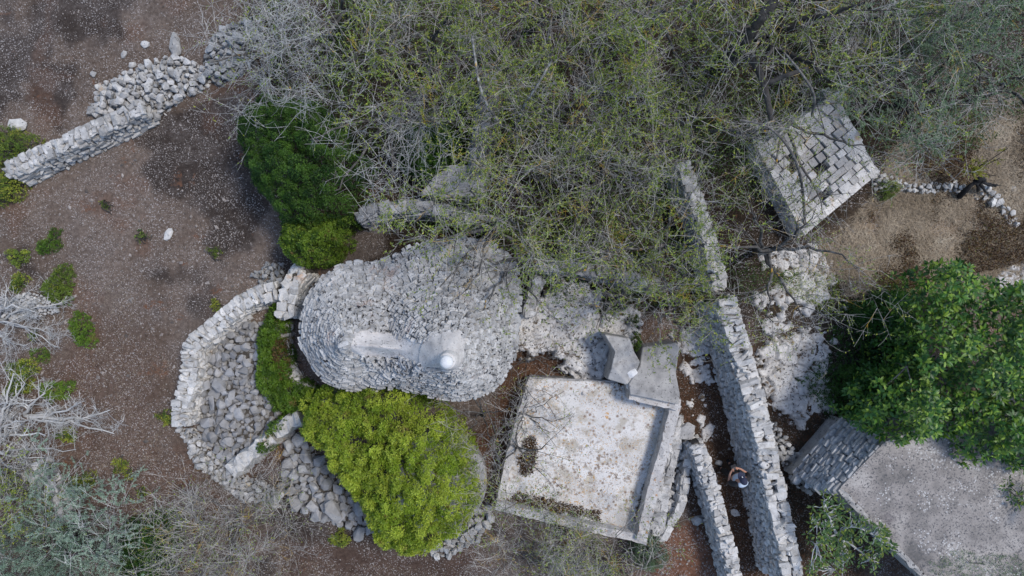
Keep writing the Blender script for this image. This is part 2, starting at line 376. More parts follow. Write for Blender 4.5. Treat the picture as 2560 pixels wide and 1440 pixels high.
def scatter(poly, n, mind):
    lo = poly.min(0); hi = poly.max(0); P = rng.uniform(lo, hi, (n, 2)); P = P[sdf(P, poly) > 0]
    cell = {}; out = []
    for p in P:
        k = (int(p[0]//mind), int(p[1]//mind)); ok = True
        for a in (-1, 0, 1):
            for b in (-1, 0, 1):
                for q in cell.get((k[0]+a, k[1]+b), ()):
                    if (q[0]-p[0])**2+(q[1]-p[1])**2 < mind*mind: ok = False
        if ok: cell.setdefault(k, []).append(p); out.append(p)
    return np.array(out)
def rubble(name, label, poly_px, height, size, mat='rubble', zb=.3, limit=300, under=True, group=None, base=0.0):
    poly = WP(poly_px, zb); c = poly.mean(0); t = thing(name, label, 'rubble heap', (c[0], c[1], gz(*c)), group); S = Stones()
    def hz(P): return ground_z(P[:, 0], P[:, 1])+base+height*np.clip(sdf(P, poly)/.9, 0, 1)**.7*(.75+.5*fbm(P[:, 0]*.9, P[:, 1]*.9, 21, 2))
    for layer, (md, dz, m) in enumerate(((size*.82, .1, 1.0), (size*.45, -.06, .62)) if under else ((size*.82, .1, 1.0),)):
        P = scatter(poly, int(14000), md); Z = hz(P)
        for p, z in zip(P, Z):
            s = size*m*rng.lognormal(0, .22); s = min(s, size*1.9)
            S.add((p[0], p[1], z+dz*s/size*1.0+s*.12), tuple(rng.uniform(-.5, .5, 2))+(rng.uniform(0, 6.28),), (s*rng.uniform(.9, 1.35), s*rng.uniform(.8, 1.1), s*rng.uniform(.6, .9)), 'rock', 1 if layer == 0 else .3)
    V, Q = grid_sheet(*sum(([poly[:, k].min()-.1, poly[:, k].max()+.1] for k in (0, 1)), []), .12, lambda X, Y: hz(np.c_[X, Y])-.05-.05*(sdf(np.c_[X, Y], poly) < .05), lambda X, Y: sdf(np.c_[X, Y], poly) > -.03)
    put('soil_core', mesh_np('soil_core', V, Q, M['core'], True), t)
    S.finish(t, M[mat], limit=limit, rest='small_stones'); return t
def boulder(label, px, py, size, mat='lime', elong=1.2, rz=0., z=None, group=None, name='boulder', flat=.7):
    x, y = W(px, py, .1); zz = (gz(x, y) if z is None else z)
    bm = bmesh.new(); r2 = np.random.default_rng(int(px*7+py))
    V, T = hull_mesh('b', unit(r2.normal(size=(26, 3)))*r2.uniform(.85, 1.08, (26, 1))*.5)
    for v in V: bm.verts.new(v)
    bm.verts.ensure_lookup_table()
    for t_ in T: bm.faces.new([bm.verts[int(i)] for i in t_])
    bmesh.ops.subdivide_edges(bm, edges=bm.edges, cuts=1, use_grid_fill=True)
    V = np.array([v.co[:] for v in bm.verts]); bm.verts.index_update(); T = np.array([[v.index for v in f.verts] for f in bm.faces if len(f.verts) == 3]); bm.free()
    V = V+r2.normal(size=V.shape)*.012
    me = mesh_np(name, V, T, M[mat]); o = put(name, me, label=label, cat='rock', group=group)
    o.location = (x, y, zz+size*flat*.28); o.scale = (size*elong, size, size*flat); o.rotation_euler = (0, 0, rz); return o

# ------------------------------------------------------------------ tubes, branching
def tubes(polys, rads, sides=3):
    """polys: list of (M,n,3) arrays; rads: list of (M,n); merged tube mesh arrays"""
    VV = []; FF = []; TN = []; base = 0
    for P, R in zip(polys, rads):
        m, n, _ = P.shape
        if m == 0: continue
        T = unit(np.gradient(P, axis=1)); ref = np.where(np.abs(T[:, :1, 2:]) > .9, np.array([[[1., 0, 0]]]), np.array([[[0., 0, 1]]]))
        A = unit(np.cross(T, ref)); B = np.cross(T, A)
        ang = np.arange(sides)*2*math.pi/sides
        ring = P[:, :, None]+R[:, :, None, None]*(A[:, :, None]*np.cos(ang)[None, None, :, None]+B[:, :, None]*np.sin(ang)[None, None, :, None])
        VV.append(ring.reshape(-1, 3))
        i = base+(np.arange(m)[:, None, None]*n+np.arange(n-1)[None, :, None])*sides; s0 = np.arange(sides)[None, None]; s1 = (s0+1) % sides
        FF.append(np.stack([i+s0, i+s1, i+s1+sides, i+s0+sides], -1).reshape(-1, 4)); TN.append(np.repeat(rng.random(m), n*sides)); base += m*n*sides
    return np.vstack(VV), np.vstack(FF), np.concatenate(TN)
def grow(P, R, k, n, Lr, spread, up, bend, rr=.6, tmin=.2, grav=0., rmin=.004, flat=.6):
    m, q, _ = P.shape; idx = np.repeat(np.arange(m), k); N = len(idx)
    t = rng.uniform(tmin, 1, N)*(q-1); i = np.minimum(t.astype(int), q-2); f = (t-i)[:, None]
    p0 = P[idx, i]*(1-f)+P[idx, i+1]*f; tg = unit(P[idx, i+1]-P[idx, i]); r0 = (R[idx, i]*(1-f[:, 0])+R[idx, i+1]*f[:, 0])*rr
    v = rng.normal(size=(N, 3)); v[:, 2] *= flat; v = unit(v); d = unit(tg*(1-spread)+v*spread+np.array([0, 0, up]))
    L = rng.uniform(Lr[0], Lr[1], N)/(n-1); pts = [p0]; curl = rng.normal(size=(N, 3))*bend*.6; curl[:, 2] *= .4
    for s in range(n-1):
        pts.append(pts[-1]+d*L[:, None]); d = unit(d+curl+rng.normal(size=(N, 3))*bend*.6+np.array([0, 0, grav]))
    r0 = np.maximum(r0, rmin); rad = r0[:, None]*np.linspace(1, .35, n)[None]; rad = np.maximum(rad, rmin*.6)
    return np.stack(pts, 1), rad
def leaf_quads(C_, D, U, L, Wd):
    """leaf quads: centre base C_, direction D, normal-ish U, length, width"""
    S = unit(np.cross(D, U)); N = np.cross(S, D); L = L[:, None]; Wd = Wd[:, None]
    a = C_; b = C_+D*L*.5+S*Wd*.5+N*L*.06; c = C_+D*L; d = C_+D*L*.5-S*Wd*.5+N*L*.06
    V = np.stack([a, b, c, d], 1).reshape(-1, 3); Q = np.arange(len(C_)*4).reshape(-1, 4); return V, Q
def leaves_on(P, per, L, wr=.4, spread=.9):
    m, n, _ = P.shape; N = int(m*per)
    idx = rng.integers(0, m, N); t = rng.uniform(.15, 1, N)*(n-1); i = np.minimum(t.astype(int), n-2); f = (t-i)[:, None]
    p = P[idx, i]*(1-f)+P[idx, i+1]*f; tg = unit(P[idx, i+1]-P[idx, i]); D = unit(tg+rng.normal(size=(N, 3))*spread)
    U = unit(rng.normal(size=(N, 3))*.6+np.array([0, 0, 1])); l = rng.uniform(.6, 1.3, N)*L
    return (*leaf_quads(p, D, U, l, l*wr), np.repeat(rng.random(N), 4))

def tree(name, label, base_px, crown_px, zc, Rpx, leaf=3., leafmat='leaf', twig='twig', bark='bark', dens=1.0, trunk_r=.11, cat='tree', limbs=6, lens=(.7, 1.25), leafL=.052, group=None, ztr=None, extra=(), sprig=.20, hang=0.):
    R = Rpx*(CAM_H-zc)/F; bx, by = W(*base_px, .3); cx, cy = W(*crown_px, zc); z0 = gz(bx, by)-.05
    t = thing(name, label, cat, (bx, by, z0), group); ztr = ztr or zc*.42
    # trunk
    n = 7; s = np.linspace(0, 1, n)[:, None]; a = np.array([bx, by, z0]); b = np.array([bx+(cx-bx)*.3, by+(cy-by)*.3, ztr])
    tr = a*(1-s)+b*s+rng.normal(size=(n, 3))*.05*np.sin(s*math.pi); rt = np.linspace(trunk_r*1.35, trunk_r*.8, n)
    V, Q, _ = tubes([tr[None]], [rt[None]], 9); put('trunk', mesh_np('trunk', V, Q, M[bark], True), t)
    # limbs
    LP = []; LR = []
    for k in range(limbs):
        an = 2*math.pi*(k+rng.uniform(-.3, .3))/limbs; rr = R*rng.uniform(.55, .95)
        e = np.array([cx+math.cos(an)*rr, cy+math.sin(an)*rr, zc+rng.uniform(-.5, .15)-hang*rng.random()]); q = tr[-1-(k % 3)]; m = (q+e)/2+np.array([0, 0, .35*zc*.3])+rng.normal(size=3)*.2
        u = np.linspace(0, 1, 9)[:, None]; c_ = q*(1-u)**2+2*m*u*(1-u)+e*u*u; c_[1:] += rng.normal(size=(8, 3))*.045
        LP.append(c_); LR.append(np.linspace(trunk_r*.5, trunk_r*.11, 9))
    for er, epts, em in extra:
        pth = smooth_path(np.array([[*W(a, b, z), z] for a, b, z in epts]), 3); V, Q, _ = tubes([pth[None]], [(np.linspace(er, er*.6, len(pth))+rng.normal(size=len(pth))*er*.05)[None]], 8); put('limb', mesh_np('limb', V, Q, M[em], True), t)
    LP = np.array(LP); LR = np.array(LR)
    for k in range(limbs):
        V, Q, _ = tubes([LP[k:k+1]], [LR[k:k+1]], 6); put('limb', mesh_np('limb', V, Q, M[bark], True), t)
    B, BR = grow(LP, LR, max(2, int(5*dens)), 7, (R*.35, R*.9), .62, .06, .13, .45, .2, 0, .009)
    V, Q, tn = tubes([B], [BR], 4); put('branches', mesh_np('branches', V, Q, M[bark], True, tn), t, kind='stuff')
    Tw, TR = grow(B, BR, max(4, int(8*dens)), 5, (lens[0]*.6, lens[1]*1.15), .6, .05, .13, .5, .1, .0, .0046)
    Tl, TlR = grow(Tw, TR, 5, 3, (sprig, sprig*2.4), .6, .0, .28, .7, .1, 0, .0036)
    V, Q, tn = tubes([Tw, Tl], [TR, TlR], 3); put('twigs', mesh_np('twigs', V, Q, M[twig], False, tn), t, kind='stuff')
    if leaf > 0:
        # leaves gather on some branches, leave others bare
        key = fbm(Tl[:, 0, 0]*1.1, Tl[:, 0, 1]*1.1, int(base_px[0]) % 97, 2)+rng.normal(size=len(Tl))*.06
        sel = Tl[key > np.quantile(key, .35)]
        V, Q, tn = leaves_on(sel, leaf*2.5/.65, leafL, .46); put('foliage', mesh_np('foliage', V, Q, M[leafmat], False, tn), t, kind='stuff')
    return t

# ------------------------------------------------------------------ dense shrubs
def worley(x, y, cell, seed):
    gx = np.floor(x/cell); gy = np.floor(y/cell); best = np.full(len(x), 1e9); cid = np.zeros(len(x))
    for a in (-1, 0, 1):
        for b in (-1, 0, 1):
            i = gx+a; j = gy+b; cx = (i+hash2(i, j, seed))*cell; cy = (j+hash2(i, j, seed+1))*cell; d = np.hypot(x-cx, y-cy)
            m = d < best; best = np.where(m, d, best); cid = np.where(m, hash2(i, j, seed+2), cid)
    return best/cell, cid
def bush(name, label, poly, height, n, k=11, L=.055, wr=.42, mat='lime_bush', zb=None, cat='shrub', round_=1.1, base=0., lump=.28, world=False, group=None, stems=8, ls=1.6, deep=.22, stemmat='bark_dark', clump=.19, camp=.22, rag=.45):
    zz = height*.55+base if zb is None else zb
    P0 = poly if world else WP(poly, zz); c = P0.mean(0); t = thing(name, label, cat, (c[0], c[1], gz(*c)+base), group)
    sd_ = int(abs(c[0]*100)+abs(c[1]*37)) % 1000
    def prof(P):
        d = sdf(P, P0)+rag*(fbm(P[:, 0]*2.6, P[:, 1]*2.6, sd_, 3)-.52); u = np.clip(d/round_, 0, 1); h = np.sqrt(np.clip(1-(1-u)**2, 0, 1))
        wd, wc = worley(P[:, 0], P[:, 1], clump, sd_); return d, ground_z(P[:, 0], P[:, 1])+base+height*(h*(1-lump)+lump*h*fbm(P[:, 0]*ls, P[:, 1]*ls, sd_+5, 3)*1.6+.02)+camp*min(1, height)*(np.clip(1-(wd/.75)**2, -.6, 1)+(wc-.5)*.7)
    P = rng.uniform(P0.min(0)-.15, P0.max(0)+.15, (int(n*3.4), 2)); d, z = prof(P); ok = d > .0; P = P[ok]; z = z[ok]; d = d[ok]; wd_, wc_ = worley(P[:, 0], P[:, 1], clump, sd_); ok = (wd_ < .62) | (rng.random(len(P)) < .35); P = P[ok][:n]; z = z[ok][:n]; d = d[ok][:n]; wc_ = wc_[ok][:n]
    e = .06; gx = (prof(P+[e, 0])[1]-prof(P-[e, 0])[1])/(2*e); gy = (prof(P+[0, e])[1]-prof(P-[0, e])[1])/(2*e)
    N = unit(np.c_[-gx*.5, -gy*.5, np.ones(len(P))]); dep = rng.exponential(deep, len(P))*(rng.random(len(P)) < .7)
    side = rng.random(len(P)) < .5*np.exp(-np.maximum(d, 0)/.25); dep = np.where(side, rng.uniform(0, 1, len(P))*height*.8, dep)
    low = ground_z(P[:, 0], P[:, 1])+base+.04; cz = np.maximum(z-dep, low); CC = np.c_[P, cz]
    idx = np.repeat(np.arange(len(P)), k); q = CC[idx]+rng.normal(size=(len(idx), 3))*L*.35
    D = unit(N[idx]*.55+rng.normal(size=(len(idx), 3))*.62); U = unit(N[idx]+rng.normal(size=(len(idx), 3))*.3)
    l = L*rng.uniform(.7, 1.25, len(idx)); V, Q = leaf_quads(q, D, U, l, l*wr)
    tone = np.clip(wc_[idx]*.5+np.repeat(rng.random(len(P)), k)*.25+rng.random(len(idx))*.25, 0, .999)
    put('foliage', mesh_np('foliage', V, Q, M[mat], False, np.repeat(tone, 4)), t, kind='stuff')
    # stems from the base up into the crown
    m = stems; tgt = CC[rng.integers(0, len(CC), m*5)]; b0 = c+rng.normal(size=(m*5, 2))*.12; u = np.linspace(0, 1, 5)[None, :, None]
    A = np.c_[b0, ground_z(b0[:, 0], b0[:, 1])+base]; ST = A[:, None]*(1-u)+tgt[:, None]*u; ST[:, 1:4] += rng.normal(size=(m*5, 3, 3))*.05
    rs = min(.03, .012+height*.006); V, Q, _ = tubes([ST], [np.full((m*5, 5), rs)*np.linspace(1.3, .4, 5)], 4)
    put('stems', mesh_np('stems', V, Q, M[stemmat]), t, kind='stuff')
    return t
def circ(px, py, r, n=14, sq=1.0, jit=.12):
    a = np.linspace(0, 2*math.pi, n, endpoint=False); rr = r*(1+rng.uniform(-jit, jit, n))
    return [(px+rr[i]*math.cos(a[i]), py+rr[i]*sq*math.sin(a[i])) for i in range(n)]

# ================================================================== THE GROUND
GX = np.concatenate([np.linspace(-260, -24, 14), np.arange(-17.5, 17.6, .1), np.linspace(24, 260, 14)])
GY = np.concatenate([np.linspace(-260, -20, 14), np.arange(-10.5, 10.6, .1), np.linspace(20, 260, 14)])
XX, YY = np.meshgrid(GX, GY); X = XX.ravel(); Y = YY.ravel(); Zg = ground_z(X, Y)
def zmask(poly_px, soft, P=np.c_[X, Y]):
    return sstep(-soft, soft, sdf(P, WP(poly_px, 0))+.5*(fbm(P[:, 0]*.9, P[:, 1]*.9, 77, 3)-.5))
col = np.tile(np.array([.120, .090, .071]), (len(X), 1))
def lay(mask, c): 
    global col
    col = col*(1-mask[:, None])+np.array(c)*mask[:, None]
lay(sstep(.45, .62, fbm(X*.35, Y*.35, 31, 4)), (.155, .120, .098))
lay(sstep(.5, .6, fbm(X*.5, Y*.5, 41, 4))*.9, (.042, .033, .029))
lay(sstep(.58, .68, fbm(X*.8, Y*.8, 51, 4))*.45, (.14, .078, .052))
lay(sstep(.48, .64, fbm(X*1.7, Y*1.7, 57, 4))*.3, (.13, .11, .10))
lay(zmask([(-400, 940), (60, 900), (300, 800), (420, 900), (440, 1100), (560, 1300), (560, 1900), (-400, 1900)], .9)*.6, (.10, .062, .045))
lay(zmask([(540, -500), (640, 250), (700, 560), (820, 700), (1300, 760), (1760, 800), (1900, 700), (2100, 600), (2300, 420), (2800, 300), (2800, -500)], .4), (.036, .026, .018))  # dark soil under the trees, painted darker still to deepen shade in canopy gaps
lay(zmask([(2040, 620), (2200, 480), (2300, 330), (2500, 230), (3200, 150), (3200, 760), (2300, 720), (2080, 720)], .4), (.215, .165, .115))
lay(zmask([(2470, 620), (2520, 540), (2800, 500), (2800, 690), (2500, 660)], .2)*.6, (.12, .11, .09))
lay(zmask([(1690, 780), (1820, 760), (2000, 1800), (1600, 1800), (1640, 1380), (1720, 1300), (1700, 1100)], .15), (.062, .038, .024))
lay(zmask([(1650, 1340), (1740, 1290), (1800, 1460), (1800, 1700), (1600, 1700)], .15), (.15, .075, .048))
lay(zmask([(860, 1360), (1130, 1400), (1300, 1500), (1500, 1900), (700, 1900), (700, 1340)], .3)*.8, (.085, .055, .042))
lay(zmask([(1220, 860), (1400, 840), (1480, 960), (1320, 960), (1260, 1280), (1200, 1280), (1190, 1100), (1240, 1000)], .15), (.12, .065, .04))
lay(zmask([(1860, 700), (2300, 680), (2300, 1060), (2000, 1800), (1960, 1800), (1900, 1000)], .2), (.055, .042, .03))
lay(zmask([(820, 700), (760, 760), (740, 900), (800, 990), (700, 1000), (690, 720), (800, 560), (960, 540), (960, 640)], .12), (.13, .105, .09))
nx, ny = len(GX), len(GY); ii = (np.arange(ny-1)[:, None]*nx+np.arange(nx-1)[None]).ravel()
lay(zmask([(2440, 560), (2500, 570), (2540, 620), (2480, 660), (2420, 640)], .25)*.8, (.36, .31, .25))
lay(zmask([(2470, 240), (2640, 200), (2640, 420), (2520, 440), (2480, 340)], .3)*.8, (.32, .27, .22))
lay(zmask([(2100, 590), (2240, 560), (2420, 620), (2300, 680), (2120, 670)], .3)*.5, (.28, .20, .12))
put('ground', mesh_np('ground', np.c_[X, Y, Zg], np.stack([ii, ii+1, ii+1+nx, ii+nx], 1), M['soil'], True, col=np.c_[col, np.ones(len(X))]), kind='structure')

def scatter_pebbles(name, poly_px, n, smin, smax, mat='pebble', power=2.5):
    poly = WP(poly_px, 0); P = rng.uniform(poly.min(0), poly.max(0), (n*2, 2)); P = P[sdf(P, poly) > 0]
    keep = fbm(P[:, 0]*1.1, P[:, 1]*1.1, 61, 3)+rng.normal(size=len(P))*.14; P = P[keep > .42][:n]; m = len(P)
    s = smin+(smax-smin)*rng.random(m)**power
    O = np.array([[1, 0, 0], [-1, 0, 0], [0, 1, 0], [0, -1, 0], [0, 0, 1], [0, 0, -1]], float)*.5
    T = np.array([[0, 2, 4], [2, 1, 4], [1, 3, 4], [3, 0, 4], [2, 0, 5], [1, 2, 5], [3, 1, 5], [0, 3, 5]])
    V = O[None]*s[:, None, None]*rng.uniform(.6, 1.3, (m, 6, 1)); R_ = rotm(*[rng.uniform(0, 6.28, m) for _ in range(3)])
    V = np.einsum('mij,mkj->mki', R_, V); V[:, :, 2] *= .7; V = V+np.c_[P, ground_z(P[:, 0], P[:, 1])+s*.15][:, None]
    T = T[None]+np.arange(m)[:, None, None]*6
    put(name, mesh_np(name, V.reshape(-1, 3), T.reshape(-1, 3), M[mat], tone=np.repeat(rng.random(m), 6)), kind='stuff')
scatter_pebbles('field_pebbles', [(-200, -200), (560, -200), (640, 250), (700, 560), (720, 720), (440, 900), (430, 1120), (600, 1330), (950, 1420), (1300, 1460), (1300, 1700), (-200, 1700)], 60000, .009, .058, power=3.2)
scatter_pebbles('field_stones', [(-60, 480), (300, 380), (600, 500), (700, 700), (440, 880), (430, 1120), (700, 1380), (1000, 1440), (-60, 1440)], 420, .04, .16)
scatter_pebbles('dry_field_pebbles', [(2040, 640), (2200, 480), (2330, 330), (2760, 200), (2760, 720), (2300, 720)], 5200, .015, .06)
scatter_pebbles('lane_pebbles', [(1650, 1240), (1720, 1060), (1800, 1000), (1990, 1600), (1600, 1600)], 1500, .02, .10)

def litter(name, poly_px, n, L, mat, zr=.06, label=None, tilt=.35, width=.006):
    poly = WP(poly_px, 0); P = rng.uniform(poly.min(0), poly.max(0), (int(n*2.2), 2)); P = P[sdf(P, poly) > -.1*rng.random(len(P))][:n]
    keep = fbm(P[:, 0]*1.6, P[:, 1]*1.6, 71, 3)+rng.normal(size=len(P))*.1 > .40; P = P[keep]; m = len(P)
    a = rng.uniform(0, 6.28, m)+2.5*fbm(P[:, 0]*.8, P[:, 1]*.8, 5, 2); D = unit(np.c_[np.cos(a), np.sin(a), rng.normal(size=m)*tilt])
    l = L*rng.uniform(.5, 1.4, m); q = np.c_[P, ground_z(P[:, 0], P[:, 1])+rng.uniform(.005, zr, m)]
    V, Q = leaf_quads(q, D, unit(rng.normal(size=(m, 3))*.3+[0, 0, 1]), l, np.full(m, width))
    put(name, mesh_np(name, V, Q, M[mat], tone=np.repeat(rng.random(m), 4)), kind='stuff')
litter('dry_grass', [(2040, 650), (2180, 500), (2230, 380), (2340, 300), (2760, 180), (2760, 740), (2300, 730), (2080, 740)], 95000, .2, 'straw', .12, width=.009)
litter('fallen_twig_litter', [(560, -60), (640, 250), (830, 520), (960, 640), (1330, 760), (1760, 800), (2060, 680), (2330, 350), (2640, 280), (2640, -60)], 42000, .17, 'twig_brown', .10, width=.008)
litter('brown_leaf_litter', [(1220, 860), (1420, 830), (1480, 950), (1320, 950), (1260, 1270), (1190, 1300), (1180, 1090), (1290, 900)], 9000, .10, 'litter', .08, width=.012)
litter('lane_leaf_litter', [(1690, 860), (1800, 830), (1990, 1500), (1820, 1500), (1740, 1100), (1700, 1010)], 9000, .08, 'litter', .03, tilt=.1, width=.014)
litter('thin_field_grass', [(-60, 700), (300, 700), (420, 900), (430, 1150), (700, 1400), (1300, 1440), (1300, 1500), (-60, 1500)], 16000, .09, 'straw', .03, width=.005)
litter('dry_trullo_weeds', [(800, 700), (740, 790), (720, 900), (790, 1000), (690, 960), (690, 740), (860, 560), (960, 520), (1130, 530), (1150, 590), (960, 640)], 12000, .13, 'twig_brown', .12, width=.006)
litter('shaded_fig_litter', [(1900, 1000), (2080, 980), (2320, 1000), (2060, 1260), (2380, 1500), (2000, 1500), (1940, 1200)], 9000, .09, 'litter', .04, width=.014)

# bare rock rising through the soil
def worley2(x, y, cell, seed):
    gx = np.floor(x/cell); gy = np.floor(y/cell); f1 = np.full(len(x), 1e9); f2 = np.full(len(x), 1e9); cid = np.zeros(len(x))
    for a in (-1, 0, 1):
        for b in (-1, 0, 1):
            i = gx+a; j = gy+b; d = np.hypot(x-(i+hash2(i, j, seed))*cell, y-(j+hash2(i, j, seed+1))*cell); m = d < f1
            f2 = np.where(m, f1, np.minimum(f2, d)); cid = np.where(m, hash2(i, j, seed+2), cid); f1 = np.where(m, d, f1)
    return f2-f1, cid
def rock_sheet(name, poly_px, z, hole=0., amp=.10, thr=.40, step=.035, soft=.30, seed=11):
    poly = WP(poly_px, z)
    def zf(X, Y):
        P = np.c_[X, Y]; d = sdf(P, poly); wx = X+.10*(fbm(X*4, Y*4, seed+1, 3)-.5); wy = Y+.10*(fbm(X*4+9, Y*4, seed+2, 3)-.5)
        e1, c1_ = worley2(wx, wy, .55, seed); e2, c2_ = worley2(wx, wy, .17, seed+40); fine = fbm(X*9, Y*9, seed+9, 3)
        q = fbm(X*1.7, Y*1.7, seed, 4)*.5+fbm(X*7, Y*7, seed+3, 3)*.25+c1_*.16+c2_*.12-.52
        body = sstep(-.05, .05, q+.30*np.clip(d/.5, -1.3, .75)-.03+hole)
        crack = .10*np.exp(-(e1/.035)**2)+.04*np.exp(-(e2/.02)**2)
        return ground_z(X, Y)-.12+(z+.15)*body+(amp*(c1_-.4)+.05*(c2_-.5)+.05*(fine-.5))*body-crack
    V, Q = grid_sheet(poly[:, 0].min()-.4, poly[:, 0].max()+.4, poly[:, 1].min()-.4, poly[:, 1].max()+.4, step, zf, lambda X, Y: sdf(np.c_[X, Y], poly) > -.5)
    put(name, mesh_np(name, V, Q, M['bedrock'], True), kind='structure')
rock_sheet('bedrock', [(1300, 790), (1400, 740), (1440, 710), (1490, 745), (1500, 790), (1560, 780), (1590, 850), (1560, 960), (1450, 960), (1400, 900), (1310, 880), (1290, 840)], .45, soft=.16, amp=.12, hole=.10)
rock_sheet('bedrock', [(1700, 830), (1770, 800), (1800, 900), (1810, 960), (1740, 1000), (1710, 930)], .03, seed=31)
rock_sheet('bedrock', [(1715, 1010), (1760, 1010), (1800, 1090), (1790, 1130), (1745, 1090)], .0, seed=37)
rock_sheet('bedrock', [(1870, 730), (1960, 690), (2050, 680), (2080, 740), (2040, 800), (1960, 850), (1890, 830)], .10, seed=41)
rock_sheet('bedrock', [(1900, 880), (1960, 830), (2070, 820), (2100, 880), (2080, 960), (2110, 1040), (2000, 1060), (1930, 1030), (1890, 950)], .08, seed=47)
rock_sheet('bedrock', [(1880, 620), (2000, 600), (2100, 660), (2140, 750), (2110, 760), (2020, 690), (1900, 680)], .05, seed=53, thr=.52)
rock_sheet('bedrock', [(2470, 660), (2640, 650), (2640, 730), (2500, 720)], .04, seed=59)

# ================================================================== THE TRULLI
EZ = 1.9
eave_px = [(745, 850), (750, 800), (765, 745), (800, 690), (835, 665), (875, 652), (925, 655), (965, 645), (1010, 615), (1070, 597), (1150, 590), (1230, 600), (1285, 640),
           (1303, 700), (1304, 780), (1300, 850), (1285, 905), (1255, 960), (1210, 992), (1150, 1006), (1080, 995), (1020, 975), (960, 962), (900, 975), (850, 975), (810, 955), (775, 915)]
eave = WP(eave_px, EZ)
def ray_R(c, th, poly):
    d = np.stack([np.cos(th), np.sin(th)], 1); best = np.full(len(th), 1e9)
    for i in range(len(poly)):
        a = poly[i]-c; e = poly[(i+1) % len(poly)]-poly[i]; den = d[:, 0]*e[1]-d[:, 1]*e[0]; den = np.where(abs(den) < 1e-9, 1e-9, den)
        t = (a[0]*e[1]-a[1]*e[0])/den; u = (a[0]*d[:, 1]-a[1]*d[:, 0])/den
        best = np.where((t > 0) & (u >= -1e-6) & (u <= 1+1e-6), np.minimum(best, t), best)
    return best
NTH = 360; TH = np.arange(NTH)*2*math.pi/NTH
CONES = []
for (apx, apy, az, rmax, top) in ((1118, 903, 5.1, 3.2, 1), (862, 860, 4.15, 2.2, 0)):
    c = W(apx, apy, az); R = np.minimum(ray_R(c, TH, eave), rmax); K = np.exp(-((np.arange(-9, 10))/5.0)**2); K /= K.sum()
    R = np.convolve(np.concatenate([R[-9:], R, R[:9]]), K, 'same')[9:-9]; CONES.append((c, R, az-EZ, 1.12 if top else 1.0))
def cone_h(P, k):
    c, R, Hh, ex = CONES[k]; v = P-c; d = np.sqrt((v**2).sum(1)); th = (np.arctan2(v[:, 1], v[:, 0]) % (2*math.pi))/(2*math.pi)*NTH
    i = th.astype(int) % NTH; f = th-np.floor(th); r = R[i]*(1-f)+R[(i+1) % NTH]*f; t = np.clip(d/r, 0, 1); return Hh*(1-t)**ex
def seg_h(P):
    a = CONES[1][0]; b = CONES[0][0]; e = b-a; t = np.clip(((P-a)@e)/(e@e), 0, 1); d = np.sqrt((((P-a)-t[:, None]*e)**2).sum(1))
    return (1.95+.35*np.abs(t-.5))*np.clip(1-d/1.0, 0, 1)*(t < .97)
def roof_h(P):
    P = np.atleast_2d(P); h = np.stack([cone_h(P, 0), cone_h(P, 1), seg_h(P)]); k = 9.
    return EZ+np.log(np.exp(h*k).sum(0)/3.0)/k
c0 = eave.mean(0); trullo = thing('trullo', 'twin coned trullo roofed in grey stone slabs with a white knob on its right cone', 'trullo', (c0[0], c0[1], 0))
# lower drum wall
drum = np.vstack([eave, eave[:1]])
ein = drum+unit(c0-drum)*.30
V, Q = strip_solid(smooth_path(ein, 1), .5, .44, lambda x, y: 0*x-.1, lambda x, y: 0*x+EZ-.12, .02, 2, .3)
put('drum_wall', mesh_np('drum_wall', V, Q, M['plaster_grey'], True), trullo)
zf = lambda X, Y: roof_h(np.c_[X, Y])-.13
V, Q = grid_sheet(eave[:, 0].min(), eave[:, 0].max(), eave[:, 1].min(), eave[:, 1].max(), .07, zf, lambda X, Y: sdf(np.c_[X, Y], eave) > .03)
put('roof_core', mesh_np('roof_core', V, Q, M['core'], True), trullo)
S = Stones(); e_ = CONES[0][0]-CONES[1][0]; el_ = np.linalg.norm(e_); eu_ = e_/el_; en_ = np.array([-eu_[1], eu_[0]])
for k, (cc, R, Hh, ex) in enumerate(CONES):
    z = .02
    while z < Hh-.04:
        if k == 0 and z > 2.5: break
        t = 1-(z/Hh)**(1/ex); hc = .085; th = rng.uniform(0, 1)
        end = th+2*math.pi
        while th < end:
            d = t*R[int((th % (2*math.pi))/(2*math.pi)*NTH) % NTH]
            if d < .05: break
            l = .145*rng.uniform(.5, 1.6)*(.75 if z > 1.4 else 1.1); p = cc+d*np.array([math.cos(th), math.sin(th)])
            if rng.random() > .035 and roof_h(p[None])[0]-EZ < z+.16 and sdf(p[None], eave)[0] > -.1:
                q = p*1.0; w_ = .26; q = cc+(d-w_*.42+rng.uniform(-.012, .015))*np.array([math.cos(th), math.sin(th)])
                # direction of the contour
                i1 = int((th+.1) % (2*math.pi)/(2*math.pi)*NTH) % NTH; i0 = int((th-.1) % (2*math.pi)/(2*math.pi)*NTH) % NTH
                e1 = t*R[i1]*np.array([math.cos(th+.1), math.sin(th+.1)])-t*R[i0]*np.array([math.cos(th-.1), math.sin(th-.1)])
                ang = math.atan2(e1[1], e1[0]); rp_ = q-CONES[1][0]; ra_ = float(rp_@eu_); ro_ = abs(float(rp_@en_)-.02)
                if .05 < ra_ < el_-.3 and ro_ < .22: th += l/max(d, .08); continue
                S.add((q[0], q[1], EZ+z-.01+rng.uniform(-.008, .010)), (rng.uniform(-.045, .045), rng.uniform(-.05, .05), ang+rng.uniform(-.05, .05)), (l*1.02, w_*rng.uniform(.9, 1.15), hc*rng.uniform(1.0, 1.35)), 'slab' if rng.random() < .75 else 'rock')
            th += l/max(d, .08)
        z += .068
